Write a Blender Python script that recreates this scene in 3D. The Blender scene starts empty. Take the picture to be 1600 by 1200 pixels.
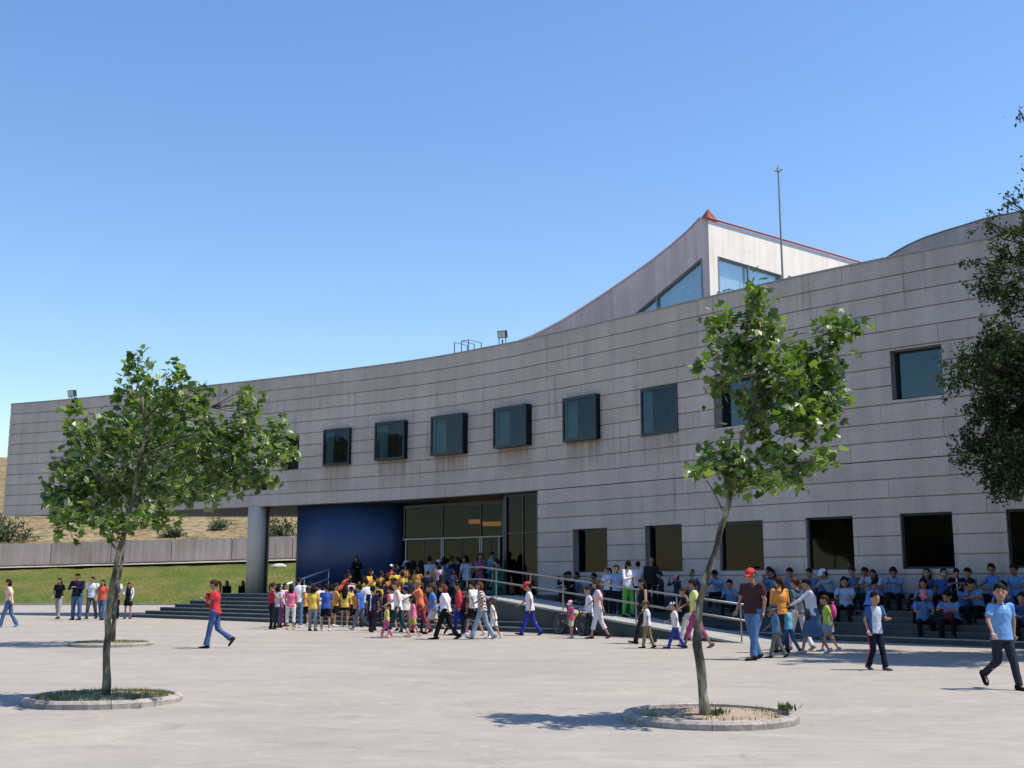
import bpy, bmesh, math, random
import numpy as np
from mathutils import Vector, Matrix, noise
from mathutils.geometry import tessellate_polygon
random.seed(7); rng = np.random.default_rng(7)
S = bpy.context.scene
COL = S.collection
R = math.radians

# ------------------------------------------------------------------ camera
FPX = 1800.0; EYE = 1.5; PITCH = math.atan(312/FPX)
cam = bpy.data.cameras.new('camera'); camo = bpy.data.objects.new('camera', cam); COL.objects.link(camo)
camo.location = (0, 0, EYE); camo.rotation_euler = (math.pi/2+PITCH, 0, 0)
cam.sensor_width = 36; cam.lens = 36*FPX/1600; cam.clip_end = 3000; cam.clip_start = 0.1
S.camera = camo
# ------------------------------------------------------------------ world, sun, exposure
SUN_EL = 60.0; SUN_PHI = -8.0
w = bpy.data.worlds.new('World'); S.world = w; w.use_nodes = True
nt = w.node_tree; nt.nodes.clear()
sky = nt.nodes.new('ShaderNodeTexSky'); sky.sky_type = 'NISHITA'; sky.sun_disc = False
sky.sun_elevation = R(SUN_EL); sky.sun_rotation = R(90-SUN_PHI)
sky.altitude = 500; sky.air_density = 1.25; sky.dust_density = 0.35; sky.ozone_density = 2.2
bg = nt.nodes.new('ShaderNodeBackground'); bg.inputs[1].default_value = 0.15
wo = nt.nodes.new('ShaderNodeOutputWorld')
hs = nt.nodes.new('ShaderNodeHueSaturation'); hs.inputs['Saturation'].default_value = 1.18; hs.inputs['Hue'].default_value = .507; nt.links.new(sky.outputs[0], hs.inputs['Color']); nt.links.new(hs.outputs[0], bg.inputs[0]); nt.links.new(bg.outputs[0], wo.inputs[0])
sl = bpy.data.lights.new('sun', 'SUN'); sl.energy = 4.6; sl.angle = R(0.53); sl.color = (1, 0.915, 0.80)
so = bpy.data.objects.new('sun', sl); COL.objects.link(so)
sd = Vector((math.cos(R(SUN_EL))*math.cos(R(SUN_PHI)), math.cos(R(SUN_EL))*math.sin(R(SUN_PHI)), math.sin(R(SUN_EL))))
so.rotation_euler = sd.to_track_quat('Z', 'Y').to_euler(); so.location = (40, 0, 60)
S.view_settings.view_transform = 'Standard'; S.view_settings.look = 'None'
S.view_settings.exposure = 0.38; S.view_settings.gamma = 1.0; S.view_settings.use_curve_mapping = False
S.render.engine = 'CYCLES'

# ------------------------------------------------------------------ pixel helpers (survey of the photograph)
_c, _s = math.cos(PITCH), math.sin(PITCH)
def ray(px, py):
    u = 600-py
    return Vector((px-800, FPX*_c-u*_s, FPX*_s+u*_c))
def at(px, py, Y):
    r = ray(px, py); t = Y/r.y
    return Vector((r.x*t, Y, EYE+r.z*t))
def onz(px, py, z):
    r = ray(px, py); t = (z-EYE)/r.z
    return Vector((r.x*t, r.y*t, z))
def onplane(px, py, P, d):
    """point of a pixel on the vertical plane through P along d; returns (s along d, z)"""
    r = ray(px, py); n = Vector((d[1], -d[0], 0))
    t = (P[0]*n.x+P[1]*n.y)/(r.x*n.x+r.y*n.y)
    p = Vector((r.x*t, r.y*t, EYE+r.z*t))
    return ((p.x-P[0])*d[0]+(p.y-P[1])*d[1], p.z)

# ------------------------------------------------------------------ materials
def lin(c):
    if isinstance(c, str):
        c = tuple(int(c[i:i+2], 16)/255 for i in (0, 2, 4))
        c = tuple(x/12.92 if x <= .04045 else ((x+.055)/1.055)**2.4 for x in c)
    return (c[0], c[1], c[2], 1)
MATS = {}
def nodes(name):
    m = bpy.data.materials.new(name); m.use_nodes = True
    return m, m.node_tree.nodes, m.node_tree.links, m.node_tree.nodes['Principled BSDF']
def simple(name, col, rough=.7, metal=0., var=.12, scale=6., bump=0.):
    key = (name, str(col))
    if key in MATS: return MATS[key]
    m, N, L, P = nodes(name)
    P.inputs['Roughness'].default_value = rough; P.inputs['Metallic'].default_value = metal
    c = lin(col)
    if rough > .6: P.inputs['Specular IOR Level'].default_value = .25
    tc = N.new('ShaderNodeTexCoord'); no = N.new('ShaderNodeTexNoise'); no.inputs['Scale'].default_value = scale
    no.inputs['Detail'].default_value = 4
    L.new(tc.outputs['Object'], no.inputs['Vector'])
    mr = N.new('ShaderNodeMapRange'); mr.inputs[1].default_value = .3; mr.inputs[2].default_value = .7
    mr.inputs[3].default_value = 1-var; mr.inputs[4].default_value = 1+var
    L.new(no.outputs[0], mr.inputs[0])
    mx = N.new('ShaderNodeVectorMath'); mx.operation = 'MULTIPLY'; mx.inputs[0].default_value = c[:3]
    L.new(mr.outputs[0], mx.inputs[1]); L.new(mx.outputs[0], P.inputs['Base Color'])
    if bump:
        b = N.new('ShaderNodeBump'); b.inputs['Strength'].default_value = bump; b.inputs['Distance'].default_value = .02
        L.new(no.outputs[0], b.inputs['Height']); L.new(b.outputs[0], P.inputs['Normal'])
    MATS[key] = m
    return m
def ramp(N, pts):
    r = N.new('ShaderNodeValToRGB'); e = r.color_ramp.elements
    while len(e) < len(pts): e.new(.5)
    for i, (p, c) in enumerate(pts): e[i].position = p; e[i].color = lin(c)
    return r
def concrete(name, c1, c2, scale=.5, streak=.5, rnd=.12, fine=.1, bumpd=.01, stain=0.):
    m, N, L, P = nodes(name); P.inputs['Roughness'].default_value = .85; P.inputs['Specular IOR Level'].default_value = .2
    g = N.new('ShaderNodeNewGeometry')
    n1 = N.new('ShaderNodeTexNoise'); n1.inputs['Scale'].default_value = scale; n1.inputs['Detail'].default_value = 6; n1.inputs['Roughness'].default_value = .65
    L.new(g.outputs['Position'], n1.inputs['Vector'])
    r = ramp(N, [(.3, c1), (.7, c2)]); L.new(n1.outputs[0], r.inputs[0])
    # vertical weather streaks
    mp = N.new('ShaderNodeMapping'); mp.inputs['Scale'].default_value = (2.6, 2.6, .16)
    L.new(g.outputs['Position'], mp.inputs['Vector'])
    n2 = N.new('ShaderNodeTexNoise'); n2.inputs['Scale'].default_value = 1.1; n2.inputs['Detail'].default_value = 5
    L.new(mp.outputs[0], n2.inputs['Vector'])
    mr = N.new('ShaderNodeMapRange'); mr.inputs[1].default_value = .38; mr.inputs[2].default_value = .62
    mr.inputs[3].default_value = 1-streak*.3; mr.inputs[4].default_value = 1+streak*.14
    L.new(n2.outputs[0], mr.inputs[0])
    n3 = N.new('ShaderNodeTexNoise'); n3.inputs['Scale'].default_value = 14; n3.inputs['Detail'].default_value = 8; n3.inputs['Roughness'].default_value = .7
    L.new(g.outputs['Position'], n3.inputs['Vector'])
    m3 = N.new('ShaderNodeMapRange'); m3.inputs[1].default_value = .3; m3.inputs[2].default_value = .7
    m3.inputs[3].default_value = 1-fine; m3.inputs[4].default_value = 1+fine
    L.new(n3.outputs[0], m3.inputs[0])
    oi = N.new('ShaderNodeObjectInfo'); m4 = N.new('ShaderNodeMapRange'); m4.inputs[3].default_value = 1-rnd; m4.inputs[4].default_value = 1+rnd
    L.new(oi.outputs['Random'], m4.inputs[0])
    n5 = N.new('ShaderNodeTexNoise'); n5.inputs['Scale'].default_value = 1.9; n5.inputs['Detail'].default_value = 4; L.new(mp.outputs[0], n5.inputs['Vector'])
    n6 = N.new('ShaderNodeTexNoise'); n6.inputs['Scale'].default_value = .23; n6.inputs['Detail'].default_value = 3; L.new(g.outputs['Position'], n6.inputs['Vector'])
    q1 = N.new('ShaderNodeMapRange'); q1.inputs[1].default_value = .56; q1.inputs[2].default_value = .70; L.new(n5.outputs[0], q1.inputs[0])
    q2 = N.new('ShaderNodeMapRange'); q2.inputs[1].default_value = .45; q2.inputs[2].default_value = .62; L.new(n6.outputs[0], q2.inputs[0])
    q3 = N.new('ShaderNodeMath'); q3.operation = 'MULTIPLY'; L.new(q1.outputs[0], q3.inputs[0]); L.new(q2.outputs[0], q3.inputs[1])
    q4 = N.new('ShaderNodeMapRange'); q4.inputs[3].default_value = 1; q4.inputs[4].default_value = 1-stain; L.new(q3.outputs[0], q4.inputs[0])
    a0 = N.new('ShaderNodeMath'); a0.operation = 'MULTIPLY'; L.new(q4.outputs[0], a0.inputs[0]); L.new(m3.outputs[0], a0.inputs[1])
    a = N.new('ShaderNodeMath'); a.operation = 'MULTIPLY'; L.new(mr.outputs[0], a.inputs[0]); L.new(a0.outputs[0], a.inputs[1])
    b = N.new('ShaderNodeMath'); b.operation = 'MULTIPLY'; L.new(a.outputs[0], b.inputs[0]); L.new(m4.outputs[0], b.inputs[1])
    mx = N.new('ShaderNodeVectorMath'); mx.operation = 'MULTIPLY'; L.new(r.outputs[0], mx.inputs[0]); L.new(b.outputs[0], mx.inputs[1])
    L.new(mx.outputs[0], P.inputs['Base Color'])
    bp = N.new('ShaderNodeBump'); bp.inputs['Strength'].default_value = .5; bp.inputs['Distance'].default_value = bumpd
    L.new(n3.outputs[0], bp.inputs['Height']); L.new(bp.outputs[0], P.inputs['Normal'])
    return m
def glass(name, tint, refl, rc=(1, 1, 1)):
    m = bpy.data.materials.new(name); m.use_nodes = True; N = m.node_tree.nodes; L = m.node_tree.links; N.clear()
    o = N.new('ShaderNodeOutputMaterial'); t = N.new('ShaderNodeBsdfTransparent'); t.inputs[0].default_value = lin(tint)
    g = N.new('ShaderNodeBsdfGlossy'); g.inputs['Roughness'].default_value = .03; g.inputs[0].default_value = lin(rc)
    tc = N.new('ShaderNodeNewGeometry'); no = N.new('ShaderNodeTexNoise'); no.inputs['Scale'].default_value = .7
    L.new(tc.outputs['Position'], no.inputs['Vector']); bp = N.new('ShaderNodeBump'); bp.inputs['Strength'].default_value = .12; bp.inputs['Distance'].default_value = .05
    L.new(no.outputs[0], bp.inputs['Height']); L.new(bp.outputs[0], g.inputs['Normal'])
    lw = N.new('ShaderNodeLayerWeight'); lw.inputs[0].default_value = .5; pw = N.new('ShaderNodeMath'); pw.operation = 'POWER'; pw.inputs[1].default_value = 5
    L.new(lw.outputs['Facing'], pw.inputs[0]); mr = N.new('ShaderNodeMapRange'); mr.inputs[3].default_value = refl; mr.inputs[4].default_value = 1
    L.new(pw.outputs[0], mr.inputs[0])
    mx = N.new('ShaderNodeMixShader'); L.new(mr.outputs[0], mx.inputs[0]); L.new(t.outputs[0], mx.inputs[1]); L.new(g.outputs[0], mx.inputs[2])
    L.new(mx.outputs[0], o.inputs[0])
    return m
M_WALL = concrete('board_formed_concrete', (.455, .39, .335), (.545, .47, .405), .5, .24, .045, .12, .01, .30)
M_JOINT = concrete('joint_concrete', (.32, .275, .24), (.39, .34, .30), .5, .3, 0, .1)
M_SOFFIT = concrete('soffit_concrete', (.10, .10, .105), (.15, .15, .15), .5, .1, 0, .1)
def below_windows(m):
    N, L = m.node_tree.nodes, m.node_tree.links; P = N['Principled BSDF']; src = P.inputs['Base Color'].links[0].from_socket
    g = N.new('ShaderNodeNewGeometry'); sx = N.new('ShaderNodeSeparateXYZ'); L.new(g.outputs['Position'], sx.inputs[0])
    zr = N.new('ShaderNodeMapRange'); zr.inputs[1].default_value = 5.4; zr.inputs[2].default_value = 6.6; zr.inputs[3].default_value = 0; zr.inputs[4].default_value = 1; L.new(sx.outputs[2], zr.inputs[0])
    zc_ = N.new('ShaderNodeMath'); zc_.operation = 'LESS_THAN'; zc_.inputs[1].default_value = 6.75; L.new(sx.outputs[2], zc_.inputs[0])
    ml = N.new('ShaderNodeMath'); ml.operation = 'MULTIPLY'; L.new(zr.outputs[0], ml.inputs[0]); L.new(zc_.outputs[0], ml.inputs[1])
    tot = None
    for x0, x1 in STAIN_X:
        a = N.new('ShaderNodeMapRange'); a.interpolation_type = 'SMOOTHSTEP'; a.inputs[1].default_value = x0-.12; a.inputs[2].default_value = x0+.12; L.new(sx.outputs[0], a.inputs[0])
        b = N.new('ShaderNodeMapRange'); b.interpolation_type = 'SMOOTHSTEP'; b.inputs[1].default_value = x1-.12; b.inputs[2].default_value = x1+.12; b.inputs[3].default_value = 1; b.inputs[4].default_value = 0; L.new(sx.outputs[0], b.inputs[0])
        c = N.new('ShaderNodeMath'); c.operation = 'MULTIPLY'; L.new(a.outputs[0], c.inputs[0]); L.new(b.outputs[0], c.inputs[1])
        if tot is None: tot = c
        else: d = N.new('ShaderNodeMath'); d.operation = 'MAXIMUM'; L.new(tot.outputs[0], d.inputs[0]); L.new(c.outputs[0], d.inputs[1]); tot = d
    mp = N.new('ShaderNodeMapping'); mp.inputs['Scale'].default_value = (7, 7, .5); L.new(g.outputs['Position'], mp.inputs[0]); no = N.new('ShaderNodeTexNoise'); no.inputs['Scale'].default_value = 1; no.inputs['Detail'].default_value = 4; L.new(mp.outputs[0], no.inputs['Vector'])
    nr = N.new('ShaderNodeMapRange'); nr.inputs[1].default_value = .35; nr.inputs[2].default_value = .65; nr.inputs[3].default_value = .35; L.new(no.outputs[0], nr.inputs[0])
    e = N.new('ShaderNodeMath'); e.operation = 'MULTIPLY'; L.new(tot.outputs[0], e.inputs[0]); L.new(ml.outputs[0], e.inputs[1])
    f = N.new('ShaderNodeMath'); f.operation = 'MULTIPLY'; L.new(e.outputs[0], f.inputs[0]); L.new(nr.outputs[0], f.inputs[1])
    mx = N.new('ShaderNodeMix'); mx.data_type = 'RGBA'; mx.blend_type = 'MULTIPLY'; mx.inputs[7].default_value = (.62, .54, .46, 1); L.new(f.outputs[0], mx.inputs[0]); L.new(src, mx.inputs[6]); L.new(mx.outputs[2], P.inputs['Base Color'])
M_PINK = concrete('pink_plaster', (.60, .47, .43), (.72, .57, .52), .6, .35, 0, .08, .01, .2)
M_CREAM = concrete('cream_plaster', (.74, .68, .60), (.86, .80, .72), .5, .2, 0, .05, .01, .12)
M_STEP = concrete('dark_step_stone', (.050, .058, .056), (.085, .095, .09), 1.2, .2, .10, .2)
M_NOSE = concrete('pale_step_edge', (.26, .28, .26), (.36, .37, .34), 2, .2, .05, .15)
M_EDGE_SHADED = concrete('shaded_step_edge', (.075, .082, .08), (.11, .12, .115), 2, .2, .05, .15)  # upper nosings by the wall, their shade put into the colour
M_RAMPTOP = concrete('ramp_paving', (.27, .28, .265), (.36, .37, .35), 1.5, .1, 0, .12)
M_COLUMN = concrete('column_concrete', (.58, .50, .38), (.66, .57, .44), .8, .4, 0, .08)
M_BANKWALL = concrete('retaining_concrete', (.50, .39, .31), (.62, .49, .40), .3, .5, .05, .15, .01, .3)
M_KERB = concrete('kerb_concrete', (.28, .25, .22), (.42, .38, .34), 3, .2, .10, .3, .03)
M_BLUE = simple('blue_painted_wall', (.022, .052, .135), .5, 0, .14, .8)
M_FRAME = simple('dark_window_frame', (.012, .025, .03), .35, .2, .05)
M_FRAMEG = simple('grey_door_frame', (.20, .235, .22), .4, .5, .05)
M_METAL = simple('galvanised_steel', (.27, .26, .25), .45, .55, .1)
M_SUNLITRAIL = simple('sunlit_metal_rail', (.78, .80, .82), .35, .1, .05)  # metal rail with the sunshine on it put into a near-white colour
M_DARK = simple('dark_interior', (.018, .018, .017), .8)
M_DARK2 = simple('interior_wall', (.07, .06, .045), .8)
M_RED = simple('red_flashing', (.42, .12, .09), .55, 0, .12)
G_LOW = glass('dark_reflecting_glass', (.10, .11, .10), .014)
G_BOX = glass('teal_tinted_glass', (.50, .62, .64), .030, (.8, .9, 1))
G_UP = glass('pale_reflecting_glass', (.30, .38, .40), .072, (.75, .95, 1))
G_SKY = glass('sky_reflecting_glass', (.85, .88, .9), .18, (.85, 1, 1))
G_DOOR = glass('entrance_glass', (.30, .31, .29), .013)

def mat_ground():
    m, N, L, P = nodes('pale_asphalt'); P.inputs['Roughness'].default_value = .9; P.inputs['Specular IOR Level'].default_value = .15
    g = N.new('ShaderNodeNewGeometry')
    def nz(sc, det, ro=.6, dist=0, scl=None):
        n = N.new('ShaderNodeTexNoise'); n.inputs['Scale'].default_value = sc; n.inputs['Detail'].default_value = det
        n.inputs['Roughness'].default_value = ro; n.inputs['Distortion'].default_value = dist
        if scl:
            mp = N.new('ShaderNodeMapping'); mp.inputs['Scale'].default_value = scl; L.new(g.outputs['Position'], mp.inputs[0]); L.new(mp.outputs[0], n.inputs['Vector'])
        else: L.new(g.outputs['Position'], n.inputs['Vector'])
        return n
    n1 = nz(.16, 5, .6, 1.2, (1, 1.6, 1)); r1 = ramp(N, [(.33, (.315, .288, .254)), (.50, (.342, .314, .274)), (.62, (.355, .324, .280)), (.75, (.39, .348, .292))]); L.new(n1.outputs[0], r1.inputs[0])
    n2 = nz(60, 6, .75); m2 = N.new('ShaderNodeMapRange'); m2.inputs[1].default_value = .3; m2.inputs[2].default_value = .7; m2.inputs[3].default_value = .84; m2.inputs[4].default_value = 1.14; L.new(n2.outputs[0], m2.inputs[0])
    # long thin pale and dark traces (sweeping tyre and dust marks)
    n3 = nz(.13, 3, .5, 2.5, (1, 2.2, 1)); w1 = N.new('ShaderNodeMath'); w1.operation = 'SUBTRACT'; w1.inputs[1].default_value = .5; L.new(n3.outputs[0], w1.inputs[0])
    w2 = N.new('ShaderNodeMath'); w2.operation = 'ABSOLUTE'; L.new(w1.outputs[0], w2.inputs[0])
    m3 = N.new('ShaderNodeMapRange'); m3.inputs[1].default_value = .0; m3.inputs[2].default_value = .014; m3.inputs[3].default_value = 1.12; m3.inputs[4].default_value = 1; L.new(w2.outputs[0], m3.inputs[0])
    n4 = nz(.31, 4, .6, 1.5); w3 = N.new('ShaderNodeMath'); w3.operation = 'SUBTRACT'; w3.inputs[1].default_value = .47; L.new(n4.outputs[0], w3.inputs[0])
    w4 = N.new('ShaderNodeMath'); w4.operation = 'ABSOLUTE'; L.new(w3.outputs[0], w4.inputs[0])
    m4 = N.new('ShaderNodeMapRange'); m4.inputs[1].default_value = 0; m4.inputs[2].default_value = .005; m4.inputs[3].default_value = .84; m4.inputs[4].default_value = 1; L.new(w4.outputs[0], m4.inputs[0])
    n5 = nz(1.3, 6, .7); m5 = N.new('ShaderNodeMapRange'); m5.inputs[1].default_value = .35; m5.inputs[2].default_value = .7; m5.inputs[3].default_value = .92; m5.inputs[4].default_value = 1.05; L.new(n5.outputs[0], m5.inputs[0])
    vo = N.new('ShaderNodeTexVoronoi'); vo.inputs['Scale'].default_value = 1.7; L.new(g.outputs['Position'], vo.inputs['Vector'])
    m6 = N.new('ShaderNodeMapRange'); m6.inputs[1].default_value = .030; m6.inputs[2].default_value = .045; m6.inputs[3].default_value = .72; m6.inputs[4].default_value = 1; L.new(vo.outputs['Distance'], m6.inputs[0])
    n7 = nz(.75, 8, .75, .6, (1, 2.0, 1)); m7 = N.new('ShaderNodeMapRange'); m7.inputs[1].default_value = .54; m7.inputs[2].default_value = .66; m7.inputs[3].default_value = 1; m7.inputs[4].default_value = .87; L.new(n7.outputs[0], m7.inputs[0])
    n8 = nz(7, 5, .7); m8 = N.new('ShaderNodeMapRange'); m8.inputs[1].default_value = .62; m8.inputs[2].default_value = .72; m8.inputs[3].default_value = 1; m8.inputs[4].default_value = 1.14; L.new(n8.outputs[0], m8.inputs[0])
    cur = m2.outputs[0]
    for o in (m3, m4, m5, m6, m7, m8):
        k = N.new('ShaderNodeMath'); k.operation = 'MULTIPLY'; L.new(cur, k.inputs[0]); L.new(o.outputs[0], k.inputs[1]); cur = k.outputs[0]
    mx = N.new('ShaderNodeVectorMath'); mx.operation = 'MULTIPLY'; L.new(r1.outputs[0], mx.inputs[0]); L.new(cur, mx.inputs[1]); L.new(mx.outputs[0], P.inputs['Base Color'])
    bp = N.new('ShaderNodeBump'); bp.inputs['Strength'].default_value = .4; bp.inputs['Distance'].default_value = .006; L.new(n2.outputs[0], bp.inputs['Height']); L.new(bp.outputs[0], P.inputs['Normal'])
    return m
def mat_mix(name, stops, scale, detail=6, scale2=25, var=.3, bump=.1, rough=.9):
    m, N, L, P = nodes(name); P.inputs['Roughness'].default_value = rough; P.inputs['Specular IOR Level'].default_value = .1
    g = N.new('ShaderNodeNewGeometry')
    n = N.new('ShaderNodeTexNoise'); n.inputs['Scale'].default_value = scale; n.inputs['Detail'].default_value = detail; n.inputs['Roughness'].default_value = .65
    L.new(g.outputs['Position'], n.inputs['Vector']); r = ramp(N, stops); L.new(n.outputs[0], r.inputs[0])
    n2 = N.new('ShaderNodeTexNoise'); n2.inputs['Scale'].default_value = scale2; n2.inputs['Detail'].default_value = 6; L.new(g.outputs['Position'], n2.inputs['Vector'])
    mr = N.new('ShaderNodeMapRange'); mr.inputs[1].default_value = .3; mr.inputs[2].default_value = .7; mr.inputs[3].default_value = 1-var; mr.inputs[4].default_value = 1+var; L.new(n2.outputs[0], mr.inputs[0])
    mx = N.new('ShaderNodeVectorMath'); mx.operation = 'MULTIPLY'; L.new(r.outputs[0], mx.inputs[0]); L.new(mr.outputs[0], mx.inputs[1]); L.new(mx.outputs[0], P.inputs['Base Color'])
    bp = N.new('ShaderNodeBump'); bp.inputs['Strength'].default_value = .7; bp.inputs['Distance'].default_value = bump; L.new(n2.outputs[0], bp.inputs['Height']); L.new(bp.outputs[0], P.inputs['Normal'])
    return m
def mat_leaf(name, cs, trans=.35, rough=.38, spec=.5):
    m = bpy.data.materials.new(name); m.use_nodes = True; N = m.node_tree.nodes; L = m.node_tree.links; P = N['Principled BSDF']; o = N['Material Output']
    g = N.new('ShaderNodeNewGeometry'); r = ramp(N, [(i/(len(cs)-1), c) for i, c in enumerate(cs)]); L.new(g.outputs['Random Per Island'], r.inputs[0])
    oi = N.new('ShaderNodeObjectInfo'); ad = N.new('ShaderNodeMath'); ad.operation = 'ADD'; L.new(g.outputs['Random Per Island'], ad.inputs[0]); L.new(oi.outputs['Random'], ad.inputs[1])
    fr = N.new('ShaderNodeMath'); fr.operation = 'FRACT'; L.new(ad.outputs[0], fr.inputs[0]); L.new(fr.outputs[0], r.inputs[0])
    L.new(r.outputs[0], P.inputs['Base Color']); P.inputs['Roughness'].default_value = rough; P.inputs['Specular IOR Level'].default_value = spec
    t = N.new('ShaderNodeBsdfTranslucent'); h = N.new('ShaderNodeVectorMath'); h.operation = 'MULTIPLY'; h.inputs[1].default_value = (1.5, 1.7, .5); L.new(r.outputs[0], h.inputs[0]); L.new(h.outputs[0], t.inputs[0])
    mx = N.new('ShaderNodeMixShader'); mx.inputs[0].default_value = trans; L.new(P.outputs[0], mx.inputs[1]); L.new(t.outputs[0], mx.inputs[2]); L.new(mx.outputs[0], o.inputs[0])
    return m
def mat_bark():
    m, N, L, P = nodes('mottled_plane_bark'); P.inputs['Roughness'].default_value = .8; P.inputs['Specular IOR Level'].default_value = .2
    g = N.new('ShaderNodeNewGeometry'); mp = N.new('ShaderNodeMapping'); mp.inputs['Scale'].default_value = (9, 9, 3.5); L.new(g.outputs['Position'], mp.inputs[0])
    v = N.new('ShaderNodeTexNoise'); v.inputs['Scale'].default_value = 1.0; v.inputs['Detail'].default_value = 3; L.new(mp.outputs[0], v.inputs['Vector'])
    r = ramp(N, [(.40, (.060, .050, .036)), (.48, (.13, .115, .08)), (.56, (.19, .18, .115)), (.62, (.36, .33, .21))]); L.new(v.outputs[0], r.inputs[0]); L.new(r.outputs[0], P.inputs['Base Color'])
    n2 = N.new('ShaderNodeTexNoise'); n2.inputs['Scale'].default_value = 40; L.new(g.outputs['Position'], n2.inputs['Vector'])
    bp = N.new('ShaderNodeBump'); bp.inputs['Strength'].default_value = .6; bp.inputs['Distance'].default_value = .01; L.new(n2.outputs[0], bp.inputs['Height']); L.new(bp.outputs[0], P.inputs['Normal'])
    return m
M_GROUND = mat_ground()
M_HILL = mat_mix('dry_hill_grass', [(.36, (.13, .10, .045)), (.47, (.22, .165, .08)), (.56, (.27, .205, .115)), (.66, (.10, .095, .04))], .16, 12, 1.6, .45, .5)
M_LAWN = mat_mix('lawn_grass', [(.34, (.17, .13, .05)), (.45, (.12, .125, .032)), (.56, (.088, .115, .025)), (.68, (.07, .10, .02))], .30, 10, 5, .35, .15)
M_SOIL = mat_mix('dry_soil', [(.3, (.22, .17, .12)), (.6, (.38, .30, .225)), (.75, (.13, .13, .06))], 2.2, 6, 30, .25, .02)
M_LEAF = mat_leaf('plane_leaf', [(.026, .056, .012), (.060, .115, .020), (.115, .185, .034), (.24, .30, .10)], .32)  # random tones also put lit and shaded leaves into the colour
M_DARKLEAF = mat_leaf('dark_small_leaf', [(.010, .024, .008), (.018, .040, .012), (.035, .068, .020), (.13, .15, .055)], .15, .6, .2)  # last tone puts sunlit leaf bits into the random colour
M_SCRUB = mat_leaf('scrub_leaf', [(.03, .05, .018), (.06, .085, .03), (.09, .11, .045)], .2)
M_GRASS = mat_leaf('grass_blade', [(.05, .10, .02), (.09, .14, .03), (.20, .17, .07)], .2)
M_BARK = mat_bark(); M_BARKD = simple('dark_bark', (.035, .028, .02), .9, 0, .3, 12, .5)

# ------------------------------------------------------------------ object helpers
def tag(o, label=None, cat=None, group=None, kind=None):
    if label: o['label'] = label
    if cat: o['category'] = cat
    if group: o['group'] = group
    if kind: o['kind'] = kind
    return o
def link(name, me, parent=None, mats=None):
    o = bpy.data.objects.new(name, me); COL.objects.link(o)
    if parent is not None: o.parent = parent
    return o
def empty(name, loc=(0, 0, 0), rz=0, label=None, cat=None, group=None):
    o = bpy.data.objects.new(name, None); COL.objects.link(o); o.location = loc; o.rotation_euler = (0, 0, rz); o.empty_display_size = .2
    return tag(o, label, cat, group)
def mesh(name, V, F, mat, smooth=False):
    me = bpy.data.meshes.new(name); me.from_pydata([tuple(v) for v in V], [], F)
    for m in (mat if isinstance(mat, (list, tuple)) else [mat]): me.materials.append(m)
    if smooth: me.polygons.foreach_set('use_smooth', [True]*len(me.polygons))
    me.update(); return me
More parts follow.
